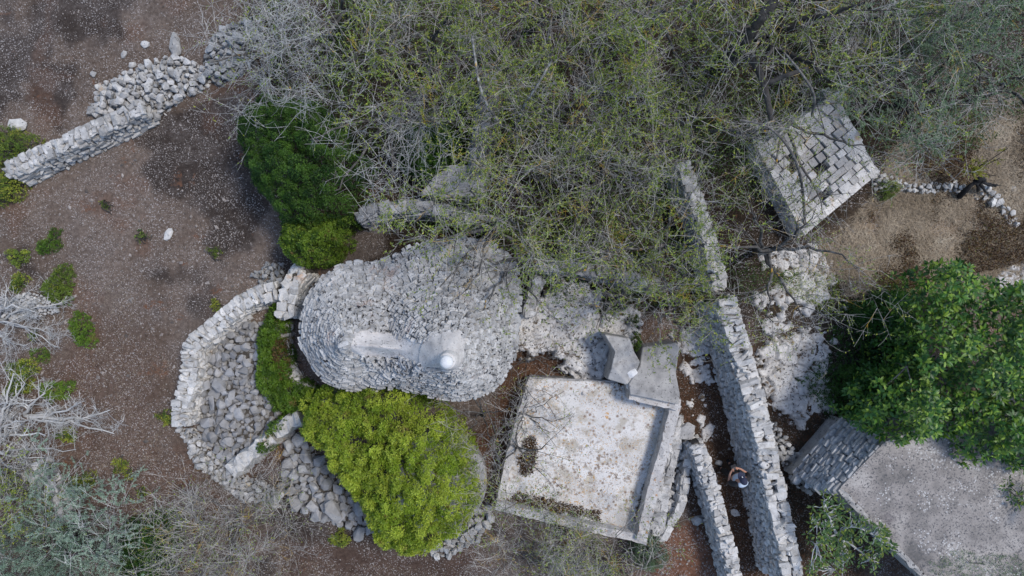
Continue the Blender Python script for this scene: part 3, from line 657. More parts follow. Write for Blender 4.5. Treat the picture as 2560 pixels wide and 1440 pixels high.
# saddle slabs between the cones
e = CONES[0][0]-CONES[1][0]; el = np.linalg.norm(e); eu = e/el; en = np.array([-eu[1], eu[0]])
for off in np.arange(-.95, .96, .15):
    s = .25
    while s < el-.35:
        l = rng.uniform(.16, .34); p = CONES[1][0]+eu*(s+l/2)+en*(off+rng.uniform(-.03, .03))
        hs = [cone_h(p[None], 0)[0], cone_h(p[None], 1)[0], seg_h(p[None])[0]]
        if hs[2] > max(hs[:2])-.12 and abs(off) > .2:
            S.add((p[0], p[1], roof_h(p[None])[0]-.06), (off*-.5, 0, math.atan2(eu[1], eu[0])+rng.uniform(-.15, .15)), (l*1.15, .20, .09), 'slab')
        s += l
S.finish(trullo, M['trullo'], 'roof_slab', 300, 'roof_slabs')
rp0, rp1 = CONES[1][0], CONES[0][0]
def ridge_keep(X, Y):
    P = np.c_[X, Y]-rp0; a = P@eu; o = P@en; return (a > .08) & (a < el-.3) & (np.abs(o-.02) < .20+.18*fbm(X*4, Y*4, 88, 3)+.16*np.abs(a/el-.5))
V, Q = grid_sheet(min(rp0[0], rp1[0])-.1, max(rp0[0], rp1[0])+.1, min(rp0[1], rp1[1])-.6, max(rp0[1], rp1[1])+.6, .035, lambda X, Y: roof_h(np.c_[X, Y])+.05+.05*fbm(X*6, Y*6, 4, 3), ridge_keep)
put('plaster_ridge', mesh_np('plaster_ridge', V, Q, M['ridge'], True), trullo)
# plastered cap of the right cone, with its knob
cc, R, Hh, ex = CONES[0]; rows = []; nn = 48
for zz in np.linspace(2.40, 3.14, 9):
    t = 1-(min(zz, Hh-.001)/Hh)**(1/ex); th = np.arange(nn)*2*math.pi/nn; r_ = t*R[(th/(2*math.pi)*NTH).astype(int)]
    rows.append(np.c_[cc[0]+r_*np.cos(th)*1.0, cc[1]+r_*np.sin(th), np.full(nn, EZ+zz+.0)+rng.normal(size=nn)*.012])
V = np.vstack(rows); Q = [[a*nn+b, a*nn+(b+1) % nn, (a+1)*nn+(b+1) % nn, (a+1)*nn+b] for a in range(8) for b in range(nn)]
put('plaster_cap', mesh_np('plaster_cap', V, np.array(Q), M['plaster'], True), trullo)
def lathe(prof, cx, cy, n=24, sq=1.0):
    th = np.arange(n)*2*math.pi/n; V = np.vstack([np.c_[cx+r*np.cos(th), cy+r*np.sin(th)*sq, np.full(n, z)] for r, z in prof])
    Q = [[a*n+b, a*n+(b+1) % n, (a+1)*n+(b+1) % n, (a+1)*n+b] for a in range(len(prof)-1) for b in range(n)]
    return V, [np.array(Q), np.array([[(len(prof)-1)*n+b for b in range(n)]])]
ax, ay = cc; zt = EZ+Hh
V, Q = lathe([(.27, zt-.5), (.22, zt-.25), (.19, zt-.05), (.17, zt+.02)], ax, ay); put('pinnacle_neck', mesh_np('pinnacle_neck', V, Q, M['plaster'], True), trullo)
V, Q = lathe([(.10, zt), (.12, zt+.05), (.145, zt+.12), (.145, zt+.18), (.12, zt+.25), (.06, zt+.29), (.01, zt+.3)], ax, ay); put('pinnacle_knob', mesh_np('pinnacle_knob', V, Q, M['pinnacle'], True), trullo)

# round vaulted roof under the bright bush
c1 = W(1092, 1205, .6); rr = 1.40
vault = thing('vaulted_hut', 'round grey plastered vault half buried under the big bright green bush', 'hut', (c1[0], c1[1], 0))
V, Q = lathe([(rr+.02, -.1), (rr, .3), (rr-.02, .55)], *c1, 40); put('hut_wall', mesh_np('hut_wall', V, Q, M['plaster_grey'], True), vault)
V, Q = lathe([(rr+.02, .555), (rr-.05, .66), (rr-.35, .8), (rr-.8, .95), (.3, 1.02), (.02, 1.03)], *c1, 40); put('hut_roof', mesh_np('hut_roof', V, Q, M['plaster_grey'], True), vault)

# ================================================================== WALLS
drystone('drystone_wall', 'pale drystone wall running from the left edge up to the tumbled heap', [(15, 432), (60, 405), (120, 380), (200, 340), (290, 298), (350, 268)], .7, .42, .72, .2, .12, 'edge', 'lime')
drystone('enclosure_wall', 'curved pale drystone wall round the rubble left of the trullo', [(692, 728), (650, 735), (610, 752), (560, 795), (510, 838), (468, 868), (476, 905), (470, 960), (452, 1010), (448, 1062)], .85, .40, .6, .15, .11, 'edge', 'lime_bright')
drystone('lane_wall', 'long high drystone wall behind the person in the lane', [(1815, 745), (1848, 860), (1880, 970), (1908, 1080), (1932, 1200), (1958, 1310), (1985, 1460)], 1.42, .48, .98, .16, .10, 'edge', 'lime_bright')
drystone('lane_wall', 'lower drystone wall between the terrace and the lane, left of the person', [(1743, 1108), (1768, 1180), (1796, 1275), (1820, 1370), (1843, 1470)], .95, .34, .55, .15, .10, 'edge', 'lime_bright')
drystone('boundary_wall', 'narrow whitish wall top showing through twigs above the long lane wall', [(1705, 400), (1735, 480), (1762, 560), (1785, 640), (1800, 715)], 1.2, .34, .6, .22, .14, 'flat', 'lime_bright')
drystone('trullo_retaining_wall', 'short pale mortared wall beside the left cone, its top mottled black', [(762, 668), (735, 690), (722, 730), (712, 790)], .9, .45, .6, .26, .16, 'flat', 'lime_bright')
drystone('field_wall', 'short broken wall stub above the silvery shrub at lower left', [(70, 1165), (100, 1200), (125, 1250), (140, 1310)], .5, .55, .75, .24, .14, 'flat', 'lime')
drystone('ledge_rim', 'low curved stone rim between the left cone and the ivy', [(708, 800), (704, 860), (718, 925), (752, 975), (800, 1002)], .32, .28, .42, .2, .12, 'flat', 'lime')
drystone('ledge_wall', 'curved grey ledge of mortared stone behind the trullo', [(885, 548), (940, 522), (1010, 514), (1080, 518), (1160, 540), (1240, 560)], 1.2, .28, .5, .26, .16, 'flat', 'lime_grey')
drystone('branch_covered_wall', 'upright grey wall top under branches north of the trullo', [(1228, 180), (1215, 260), (1200, 340), (1190, 420)], 1.5, .36, .6, .24, .15, 'flat', 'lime_grey')
drystone('yard_wall', 'grey wall top under branches right of the trullo roof', [(1335, 665), (1440, 668), (1540, 690), (1640, 712)], 1.0, .26, .45, .24, .15, 'flat', 'lime')
drystone('yard_wall', 'short grey wall stub meeting the right edge of the trullo roof', [(1350, 690), (1336, 730), (1322, 782)], .9, .24, .4, .2, .15, 'flat', 'lime')
drystone('terrace_bank', 'rough bank of fallen stones along the right side of the terrace', [(1690, 1040), (1688, 1110), (1664, 1190), (1652, 1260), (1640, 1330)], .5, .30, .6, .22, .14, 'flat', 'lime')
drystone('bank_wall', 'curving row of squared stones at the foot of the terrace bank', [(1735, 1090), (1712, 1190), (1708, 1250), (1680, 1305), (1655, 1345)], .35, .2, .3, .22, .14, 'flat', 'lime_bright')
# divider of huge slabs
for lab, pts in (('large pale leaning slab dividing the two rubble pits', [(578, 1178), (610, 1150), (650, 1115), (682, 1092)]), ('smaller pale slab with ivy above the leaning divider slab', [(688, 1085), (715, 1062), (752, 1045)])):
    P = WP(pts, .8); V, Q = strip_solid(P, .55, .34, lambda x, y: ground_z(x, y)-.1, lambda x, y: .74+.22*fbm(x*3, y*3, 6, 3), .065, 4, .10)
    o = put('stone_slab', mesh_np('stone_slab', V, Q, M['lime_bright']), label=lab, cat='stone slab')

# rubble
rubble('rubble_heap', 'tumbled heap of grey stones where the upper left wall has collapsed', [(215, 272), (238, 205), (300, 180), (350, 162), (405, 135), (455, 140), (500, 165), (520, 190), (500, 215), (450, 240), (400, 282), (335, 318), (290, 310), (245, 292)], .35, .2, 'lime')
rubble('rubble_heap', 'grey rubble half hidden under pale bare twigs at the top', [(500, 185), (515, 110), (560, 60), (640, 40), (668, 110), (610, 170), (545, 205)], .45, .19, 'lime_grey')
rubble('rubble_heap', 'heap of clean rounded grey blocks inside the curved enclosure wall', [(612, 800), (655, 810), (690, 880), (690, 1030), (680, 1080), (590, 1175), (520, 1120), (482, 1040), (482, 980), (520, 900), (560, 840)], .4, .26, 'rubble')
rubble('rubble_heap', 'trail of large grey boulders along the lower left side of the bright bush', [(690, 1075), (740, 1085), (820, 1180), (880, 1250), (960, 1345), (880, 1335), (800, 1300), (740, 1270), (690, 1225), (700, 1180), (720, 1150)], .35, .3, 'rubble')
rubble('rubble_heap', 'rough fallen edge stones below the curved enclosure wall', [(440, 1075), (480, 1075), (520, 1135), (590, 1190), (660, 1215), (700, 1240), (690, 1275), (610, 1255), (540, 1215), (480, 1165)], .3, .16, 'lime')
rubble('rubble_heap', 'few pale boulders peeping out below the bright bush', [(1060, 1370), (1100, 1340), (1170, 1310), (1210, 1260), (1230, 1290), (1200, 1350), (1130, 1395), (1080, 1400)], .2, .24, 'lime')
rubble('rubble_heap', 'scatter of broken stones between terrace bank and lane wall', [(1700, 1050), (1740, 1095), (1735, 1150), (1700, 1170), (1640, 1330), (1680, 1300), (1710, 1230), (1700, 1180), (1680, 1140)], .15, .15, 'lime_bright')
rubble('rubble_heap', 'dark mottled stones left of the pale retaining wall', [(620, 690), (660, 660), (700, 655), (700, 700), (660, 712)], .15, .15, 'lime_grey')
rubble('rubble_heap', 'line of rough stones right of the long lane wall', [(1925, 1090), (1945, 1060), (2000, 1140), (2060, 1215), (2030, 1240), (1990, 1215)], .15, .15, 'lime')
rubble('rubble_heap', 'patch of pale stones under dead branches at the left edge', [(0, 760), (60, 730), (110, 745), (140, 780), (60, 800), (0, 800)], .08, .1, 'lime_bright', limit=120)
rubble('tumbled_wall', 'low broken line of whitish stones from the square ruin to the charred stump', [(2190, 430), (2230, 436), (2262, 448), (2300, 462), (2345, 455), (2390, 452), (2420, 455), (2425, 478), (2370, 476), (2320, 478), (2270, 474), (2235, 474), (2195, 470)], .35, .13, 'lime_bright', under=True)
rubble('tumbled_wall', 'curved line of large pale stones right of the charred stump', [(2462, 462), (2492, 470), (2520, 500), (2545, 530), (2556, 560), (2536, 566), (2518, 530), (2490, 505), (2460, 485)], .35, .19, 'lime_bright', under=True)
boulder('whitish boulder lying alone near the left edge above the wall', 42, 311, .42, 'lime_bright', 1.5, .1)
boulder('tall upright grey stone standing at the top of the collapsed heap', 437, 112, .36, 'lime', 2.1, 1.75)
boulder('white stone alone in the middle of the left field', 418, 585, .26, 'lime_bright', 1.6, 1.0)
boulder('grey stone left of the tall upright stone at the top', 360, 108, .24, 'lime', 1.1, .4)
boulder('small grey stone below two others above the collapsed heap', 327, 160, .22, 'lime', 1.1, .4)
boulder('small grey stone above the collapsed heap, left of the pair', 305, 133, .18, 'lime', 1.4, 1.2)
boulder('lone grey stone left of the collapsed heap', 229, 183, .2, 'lime', 1.0, .4)
boulder('round speckled grey stone beside the dark bush behind the trullo', 876, 560, .22, 'lime', 1.0, .4, z=.3)
boulder('pale flat stone by the burnt stump near the right edge', 2540, 470, .2, 'lime_bright')
boulder('flat pale slab stone lying on bedrock right of the lane wall', 1958, 1000, .2, 'lime_bright', 1.4, -.5, flat=.4)
boulder('pale stone block on the lane floor beside the person', 1800, 1160, .2, 'lime_grey', 1.2, .3)
boulder('brownish stone in the lane left of the person', 1842, 1288, .24, 'block', 1.5, -.8, flat=.4)
boulder('grey rounded stone by the foot of the left lane wall', 1745, 1303, .3, 'lime_grey', 1.4, .1)

# ================================================================== TERRACE
FZ, PZ = .6, 1.12
corn = WP([(1322, 942), (1700, 1008), (1612, 1358), (1240, 1262)], 1.2)
tc = corn.mean(0); ter = thing('terrace', 'square roof terrace with lichened plaster floor and low parapets', 'terrace', (tc[0], tc[1], 0))
fp = WP([(1325, 945), (1540, 955), (1700, 1008), (1614, 1355), (1245, 1265)], .8)
zf = lambda X, Y: FZ+.03*(fbm(X*1.2, Y*1.2, 9, 3)-.5)
V, Q = grid_sheet(fp[:, 0].min(), fp[:, 0].max(), fp[:, 1].min(), fp[:, 1].max(), .06, zf, lambda X, Y: sdf(np.c_[X, Y], fp) > .02)
put('terrace_floor', mesh_np('terrace_floor', V, Q, M['terrace'], True), ter)
n = len(fp); V = np.vstack([np.c_[fp*1.0, np.full(n, -.15)], np.c_[fp, np.full(n, FZ-.03)]]); Q = [[i, (i+1) % n, (i+1) % n+n, i+n] for i in range(n)]
put('terrace_body', mesh_np('terrace_body', V, [np.array(Q), np.array([[n+i for i in range(n)]])], M['plaster_grey']), ter)
def parapet(pts, wd, z1, z0=-.1, mat='parapet', nm='parapet'):
    P = WP(pts, z1); V, Q = strip_solid(P, wd+.03, wd, lambda x, y: 0*x+z0, lambda x, y: 0*x+z1, .018, int(pts[0][0]), .14)
    return put(nm, mesh_np(nm, V, Q, M[mat]), ter)
parapet([(1690, 1012), (1668, 1100), (1632, 1230), (1603, 1352)], .29, PZ)
parapet([(1240, 1264), (1350, 1292), (1480, 1322), (1618, 1352)], .22, .95)
parapet([(1328, 950), (1300, 1050), (1272, 1150), (1250, 1255)], .2, .75)
parapet([(1575, 985), (1640, 1000), (1700, 1014)], .30, 1.25)
# moss patches on the floor along the bottom parapet
for pts in ([(1262, 1252), (1300, 1225), (1420, 1255), (1505, 1280), (1503, 1305), (1400, 1292), (1290, 1270)], [(1290, 1160), (1310, 1080), (1345, 1090), (1350, 1150), (1330, 1190), (1300, 1200)], [(1530, 960), (1545, 950), (1570, 958), (1572, 975)], [(1600, 1230), (1625, 1190), (1645, 1150), (1652, 1190), (1625, 1280), (1600, 1335), (1586, 1300)]):
    pl = WP(pts, .62); P = scatter(pl, 9000, .028); P = P[sdf(P, pl)+.28*(fbm(P[:, 0]*5, P[:, 1]*5, 3, 3)-.45)+rng.normal(size=len(P))*.02 > .05]; k = 6; idx = np.repeat(np.arange(len(P)), k); N = len(idx)
    q = np.c_[P[idx]+rng.normal(size=(N, 2))*.015, np.full(N, FZ+.01)]; D = unit(rng.normal(size=(N, 3))+[0, 0, .6]); l = rng.uniform(.03, .07, N)
    V, Q = leaf_quads(q, D, unit(rng.normal(size=(N, 3))+[0, 0, 1]), l, l*.5); put('moss', mesh_np('moss', V, Q, M['moss'], tone=np.repeat(rng.random(N), 4)), ter, kind='stuff')
# masonry gate blocks at the head of the terrace
def solid(top, zs, bot, z0=-.1):
    """closed block: top polygon with per-corner heights (photo points), matching base polygon"""
    T = np.array([[*W(a, b, z), z] for (a, b), z in zip(top, zs)]); B = np.array([[*W(a, b, z0), z0] for a, b in bot]); n = len(T)
    V = np.vstack([B, T]); Q = [[i, (i+1) % n, (i+1) % n+n, i+n] for i in range(n)]
    return V, Q
def fan_block(name, label, top, zs, z0, mat, sub=3):
    T = np.array([[*W(a, b, z), z] for (a, b), z in zip(top, zs)]); n = len(T); c = T.mean(0)
    bm = bmesh.new(); tv = [bm.verts.new(p) for p in T]; bv = [bm.verts.new((p[0]+(p[0]-c[0])*.04, p[1]+(p[1]-c[1])*.04, z0)) for p in T]
    tf = bm.faces.new(tv[::-1])
    for i in range(n): bm.faces.new([bv[i], tv[i], tv[(i+1) % n], bv[(i+1) % n]])
    bmesh.ops.triangulate(bm, faces=[tf]); bmesh.ops.recalc_face_normals(bm, faces=bm.faces)
    bmesh.ops.bevel(bm, geom=list(bm.edges), offset=.02, segments=1, affect='EDGES')
    for _ in range(sub): bmesh.ops.subdivide_edges(bm, edges=[e for e in bm.edges if e.calc_length() > .12], cuts=1, use_grid_fill=True)
    bmesh.ops.triangulate(bm, faces=bm.faces)
    bm.normal_update(); r3 = np.random.default_rng(5)
    for v in bm.verts: v.co += v.normal*float(.025*(fbm(v.co.x*4, v.co.y*4+v.co.z*3, 15, 3)-.5))
    me = bpy.data.meshes.new(name); bm.to_mesh(me); bm.free(); me.materials.append(M[mat]); return me
gate = thing('stone_wellhead', 'pair of sloping plastered masonry blocks at the top corner of the terrace', 'masonry', (*W(1600, 930, .6), .0))
put('left_block', fan_block('left_block', '', [(1512, 836), (1575, 846), (1586, 880), (1600, 905), (1575, 965), (1518, 948), (1530, 915), (1538, 880)], [1.65, 1.35, 1.1, 1.2, 1.3, 1.3, 1.5, 1.65], -.1, 'plaster_grey'), gate, label='sloping plastered block with a shaded left face')
put('right_block', fan_block('right_block', '', [(1604, 884), (1606, 868), (1655, 862), (1690, 856), (1699, 868), (1690, 930), (1700, 985), (1698, 1012), (1640, 1000), (1575, 986), (1572, 960), (1600, 915)], [.9, .8, .85, 1.0, 1.05, 1.0, 1.25, 1.45, 1.45, 1.40, 1.4, 1.15], -.1, 'plaster_grey'), gate, label='wide concave plastered block joining the parapet')
boulder('white rounded boulder perched between the two masonry blocks', 1558, 922, .36, 'pinnacle', 1.25, .3, z=1.15)
boulder('small white boulder just below the perched one at the terrace head', 1556, 952, .22, 'lime_bright', .8, .3, z=1.15)
boulder('small white stone on the terrace floor by the lower right corner', 1572, 1312, .17, 'lime_bright', 1.0, .3, z=.6)
boulder('small pale stone in the moss beside the bottom parapet', 1408, 1272, .17, 'block', 1.3, .3, z=.6)
boulder('orange lichened stone on the upper edge of the terrace floor', 1455, 977, .13, 'block', 1.1, .3, z=.6)
boulder('small pale stone against the left parapet of the terrace', 1308, 1113, .15, 'lime_bright', 1.1, .3, z=.6)
# large flat slab by the bank
boulder('broad flat grey slab lying where the terrace bank meets the lane wall', 1706, 1072, .55, 'plaster_grey', 1.1, .9, z=.45, flat=.3, name='flat_stone')

# ================================================================== SQUARE RUIN
RZ = .8
ra, rb, rc, rd = [W(*p, RZ) for p in ((1898, 372), (2088, 238), (2192, 432), (2012, 582))]
rcn = (ra+rb+rc+rd)/4; ruin = thing('ruined_hut', 'square ruin of pale squared blocks under bare twigs', 'ruin', (rcn[0], rcn[1], 0))
ux = rc-rd; Lx = np.linalg.norm(ux); ux = ux/Lx; uy = ra-rd; Ly = np.linalg.norm(uy); uy = uy/Ly
inset = [rd+ux*.06+uy*.06, rc-ux*.06+uy*.06, rb-ux*.06-uy*.06, ra+ux*.06-uy*.06]
def ruin_z(u, v):  # height over unit square: a hollow in the middle
    return RZ-.3*np.exp(-(((u-.45)/.22)**2+((v-.55)/.2)**2))-.15*(fbm(u*4, v*4, 8, 2)-.4)
V, Q = grid_sheet(0, 1, 0, 1, .04, lambda u, v: u*0)
U_, V_ = V[:, 0].copy(), V[:, 1].copy(); quad = lambda u, v: (inset[0][None]*((1-u)*(1-v))[:, None]+inset[1][None]*(u*(1-v))[:, None]+inset[2][None]*(u*v)[:, None]+inset[3][None]*((1-u)*v)[:, None])
put('rubble_core', mesh_np('rubble_core', np.c_[quad(U_, V_), ruin_z(U_, V_)-.22], Q, M['core'], True), ruin)
S = Stones(); ang = math.atan2(ux[1], ux[0]); v = .03; row = 0
while v < 1.0:
    hrow = rng.uniform(.22, .31)/Ly; u = rng.uniform(0, .05)
    while u < 1.0:
        l = rng.uniform(.20, .42)/Lx; um = min(u+l/2, .98); vm = min(v+hrow/2, .98); p = quad(np.array([um]), np.array([vm]))[0]; z = float(ruin_z(um, vm))
        hole = math.exp(-(((um-.45)/.20)**2+((vm-.58)/.17)**2))
        if rng.random() > hole*.35 and rng.random() > .02:
            S.add((p[0], p[1], z-.08+rng.uniform(-.04, .05)), (rng.uniform(-.10, .10), rng.uniform(-.10, .10), ang+rng.uniform(-.07, .07)), (l*Lx*rng.uniform(.82, .94), hrow*Ly*rng.uniform(.80, .92), .24), 'block' if rng.random() < .85 else 'slab', 2)
        u += l
    v += hrow; row += 1
for (a, b) in ((rd, rc), (rd, ra), (rc, rb), (ra, rb)):
    e = b-a; le = np.linalg.norm(e); e = e/le; an = math.atan2(e[1], e[0]); z = .0
    inn = unit(rcn-(a+b)/2)
    while z < RZ-.1:
        s = rng.uniform(-.1, .1)
        while s < le:
            l = rng.uniform(.22, .4); p = a+e*(s+l/2)+inn*(.10-.10*(1-z/RZ))
            S.add((p[0], p[1], z+.1), (0, 0, an+rng.uniform(-.05, .05)), (l*.96, .24, .195), 'block', .4); s += l
        z += .2
S.finish(ruin, M['block'], 'block', 300, 'blocks')

# ================================================================== LOWER RIGHT HOUSE
hz0 = 2.2
house = thing('stone_house', 'flat roofed stone house at the lower right with a dark slab slope on its left', 'house', (*W(2350, 1300, hz0), 0))
rpoly = WP([(2212, 1105), (2330, 1060), (2800, 1000), (2900, 1800), (2600, 1700), (2305, 1438), (2200, 1330), (2098, 1222)], hz0)
def prism(poly, za, zb_):
    n = len(poly); V = np.vstack([np.c_[poly, np.full(n, za)], np.c_[poly, np.full(n, zb_)]]); Q = [[i, i+n, (i+1) % n+n, (i+1) % n] for i in range(n)]
    return V, [np.array(Q), np.array([[n+i for i in range(n)][::-1]])]
put('flat_roof', mesh_np('flat_roof', *prism(rpoly, hz0-.16, hz0), M['roof']), house)
rim = rpoly[4:]
V, Q = strip_solid(rim, .18, .15, lambda x, y: 0*x+hz0-.25, lambda x, y: 0*x+hz0+.03, .03, 3, .15); put('roof_edge', mesh_np('roof_edge', V, Q, M['house_edge']), house)
put('house_wall', mesh_np('house_wall', *prism(rpoly+unit(rpoly.mean(0)-rpoly)*.05, -.1, hz0-.165), M['lime_grey']), house)
# sloping face of thin dark slabs
A0, A1 = np.array([*W(2235, 1098, 2.2), 2.2]), np.array([*W(2095, 1228, 2.2), 2.2])   # upper edge, along the roof
B0, B1 = np.array([*W(2105, 1048, .75), .75]), np.array([*W(1982, 1190, .75), .75])   # lower edge
nr = 14; core = []
for i in range(9):
    for j in range(9):
        f, g = i/8, j/8; core.append((A0*(1-g)+A1*g)*f+(B0*(1-g)+B1*g)*(1-f)-np.array([0, 0, .12]))
put('slope_core', mesh_np('slope_core', np.array(core), np.array([[a*9+b, a*9+b+1, (a+1)*9+b+1, (a+1)*9+b] for a in range(8) for b in range(8)]), M['core']), house)
V = np.vstack([np.array([B0, B1, A1, A0])-[0, 0, .13], np.array([[*q[:2], -.1] for q in (B0, B1, A1, A0)])]); put('slope_wall', mesh_np('slope_wall', V, np.array([[0, 1, 5, 4], [1, 2, 6, 5], [3, 0, 4, 7]]), M['lime_grey']), house)
S = Stones()
for r_ in range(nr):
    f = (r_+.5)/nr; a = A0*f+B0*(1-f); b = A1*f+B1*(1-f); e = b-a; le = np.linalg.norm(e); e = e/le; s = rng.uniform(-.12, 0)
    while s < le:
        l = rng.uniform(.14, .34); p = a+e*(s+l/2)
        if not (f > .86 and s < .3): S.add((p[0]+rng.uniform(-.02, .02), p[1]+rng.uniform(-.02, .02), p[2]-.03+rng.uniform(-.02, .02)), (rng.uniform(-.09, .09), -.15+rng.uniform(-.1, .1), math.atan2(e[1], e[0])+rng.uniform(-.10, .10)), (l*1.04, rng.uniform(.19, .26), .11), 'slab' if rng.random() < .8 else 'rock')
        s += l
S.finish(house, M['slate'], 'roof_slab', 300, 'roof_slabs')

# ================================================================== DENSE SHRUBS AND IVY
bush('evergreen_bush', 'large bright yellow green bush below the trullo', [(760, 985), (800, 960), (830, 985), (880, 940), (950, 928), (1000, 950), (1050, 985), (1112, 1025), (1172, 1100), (1198, 1190), (1190, 1265), (1150, 1335), (1090, 1375), (1020, 1392), (965, 1375), (930, 1330), (880, 1260), (840, 1200), (800, 1140), (745, 1085), (735, 1030)],
     2.3, 11500, 11, .06, .42, 'lime_bush', zb=1.45, round_=1.15, lump=.22, ls=1.8, deep=.08, clump=.28, camp=.42)
bush('evergreen_bush', 'tall dark green bush left of the bare trees above the trullo', [(625, 270), (700, 235), (800, 250), (870, 330), (930, 420), (910, 480), (900, 530), (860, 560), (790, 575), (730, 575), (700, 555), (668, 500), (625, 440), (612, 360)],
     2.7, 9500, 11, .05, .36, 'dark_bush', zb=1.2, round_=1.2, clump=.29, camp=.42, lump=.22, deep=.15)
bush('evergreen_bush', 'bright green ivy mound at the foot of the tall dark bush', [(700, 560), (730, 545), (830, 530), (885, 545), (860, 605), (800, 660), (750, 676), (708, 655)], 1.9, 3400, 10, .05, .45, 'ivy', zb=1.3, round_=.8)
bush('evergreen_bush', 'dark green bush hidden under bare branches in the top centre', [(960, 330), (1040, 290), (1130, 300), (1160, 370), (1120, 430), (1050, 450), (990, 420)], 1.8, 2600, 10, .055, .4, 'dark_bush', zb=1.2)
gb = put('masonry_block', fan_block('masonry_block', '', [(1050, 485), (1085, 440), (1125, 412), (1205, 415), (1214, 440), (1206, 488), (1130, 496)], [1.1, 1.15, 1.2, 1.35, 1.35, 1.25, 1.15], -.1, 'plaster_grey'), label='grey masonry roof block under twigs north of the trullo', cat='masonry')
bush('dead_creeper', 'patch of dry brown creeper in the ivy left of the trullo', [(684, 850), (712, 845), (728, 930), (722, 980), (700, 975), (690, 920)], .86, 500, 8, .05, .4, 'moss', zb=.6, round_=.3, cat='creeper')
bush('ivy', 'bright ivy spilling down the ledge left of the trullo', [(680, 765), (712, 770), (716, 850), (735, 940), (790, 960), (800, 1010), (790, 1050), (730, 1050), (690, 1020), (648, 1000), (636, 950), (640, 880), (628, 845), (655, 815)], .75, 3800, 9, .055, .55, 'ivy', zb=.5, round_=.5, cat='ivy')
bush('ivy', 'small dark ivy patch draped over the divider slabs', [(640, 1110), (668, 1070), (700, 1045), (742, 1042), (720, 1068), (690, 1090), (672, 1125), (648, 1132)], .95, 700, 9, .05, .55, 'ivy', zb=.8, round_=.4, cat='ivy')
bush('dark_scrub', 'low dark leafy scrub in the shade left of the big fig tree', [(2110, 760), (2200, 715), (2300, 720), (2330, 850), (2260, 1040), (2180, 1075), (2100, 1050), (2020, 1010), (1995, 950), (2070, 900), (2100, 830)], .8, 3200, 8, .05, .45, 'dark_bush', zb=.5, lump=.6)
bush('ivy', 'narrow upright green ivy between the two masonry blocks', [(1582, 790), (1605, 780), (1612, 840), (1604, 885), (1590, 880), (1585, 830)], 1.25, 520, 9, .05, .4, 'ivy', zb=1.1, round_=.25, cat='ivy')
bush('shrub', 'low green shrub growing at the lower right corner of the terrace', circ(1624, 1385, 48), .9, 900, 9, .04, .35, 'leaf_grey', round_=.5)
bush('shrub', 'dark green shrub behind brown twigs at the bottom left', [(320, 1300), (380, 1275), (440, 1300), (440, 1380), (420, 1460), (300, 1480), (300, 1360)], .9, 2200, 9, .05, .4, 'dark_bush', round_=.7)
bush('shrub', 'rounded green shrub at the corner of the square ruin', circ(2226, 474, 26), .4, 420, 8, .04, .3, 'leaf', round_=.3)
bush('shrub', 'green shrub hanging over the left end of the upper left wall', [(-60, 330), (20, 318), (95, 345), (100, 385), (40, 410), (-60, 420)], .7, 1100, 8, .045, .4, 'leaf', round_=.5)
bush('shrub', 'green shrub at the left edge just under the drystone wall', [(-60, 430), (20, 428), (62, 445), (40, 490), (0, 520), (-60, 530)], .7, 900, 8, .045, .4, 'leaf', round_=.5)
FSH = [(130, 605, 27, 'yellow green shrub on the left field, topmost of the field shrubs'), (150, 712, 42, 'largest olive green shrub on the left field above the dead branches'), (207, 830, 34, 'neat round green shrub right of the dead branches'),
       (50, 645, 22, 'sparse low shrub near the left edge above the largest field shrub'), (48, 705, 22, 'thin yellowish shrub left of the largest field shrub'), (145, 970, 34, 'green shrub just above the long fallen branch'),
       (60, 950, 44, 'spreading low shrub behind the curled dead branch at the left edge'), (104, 885, 17, 'small upright green tuft below the dead branches'), (300, 1165, 21, 'small green shrub in the lower left field above a twin sprout'),
       (322, 1188, 11, 'tiny green sprout just below the small lower field shrub'), (207, 1206, 25, 'low shrub right of the broken wall stub'), (150, 1222, 15, 'tiny shrub touching the broken wall stub'), (350, 1232, 12, 'tiny green tuft alone above the dark bottom shrub'),
       (415, 1046, 19, 'small green shrub against the outer foot of the curved wall'), (260, 515, 11, 'tiny green tuft below the upper left wall'), (538, 630, 13, 'tiny dull green tuft left of the ivy mound'), (540, 765, 11, 'tiny tuft just outside the curved wall top'),
       (165, 1095, 24, 'green shrub below the long fallen branch'), (80, 840, 18, 'small brownish green tuft among the dead branches'), (858, 1348, 28, 'dull green shrub at the end of the boulder trail'), (352, 595, 17, 'faint grey green tuft left of the lone white stone')]
for px, py, r, lab in FSH:
    bush('field_shrub', lab, circ(px, py, r*1.1, 11, rng.uniform(.7, 1.0), .38), max(.12, r*.009), max(50, int(r*r*.30)), 8, .05, .42, 'ivy' if r in (34, 27, 17) else 'leaf', zb=.1, round_=max(.12, r*.011), group='low shrubs dotted over the stony field', stems=3, lump=.8, ls=4, deep=.08, rag=.35, clump=.14, camp=.3)

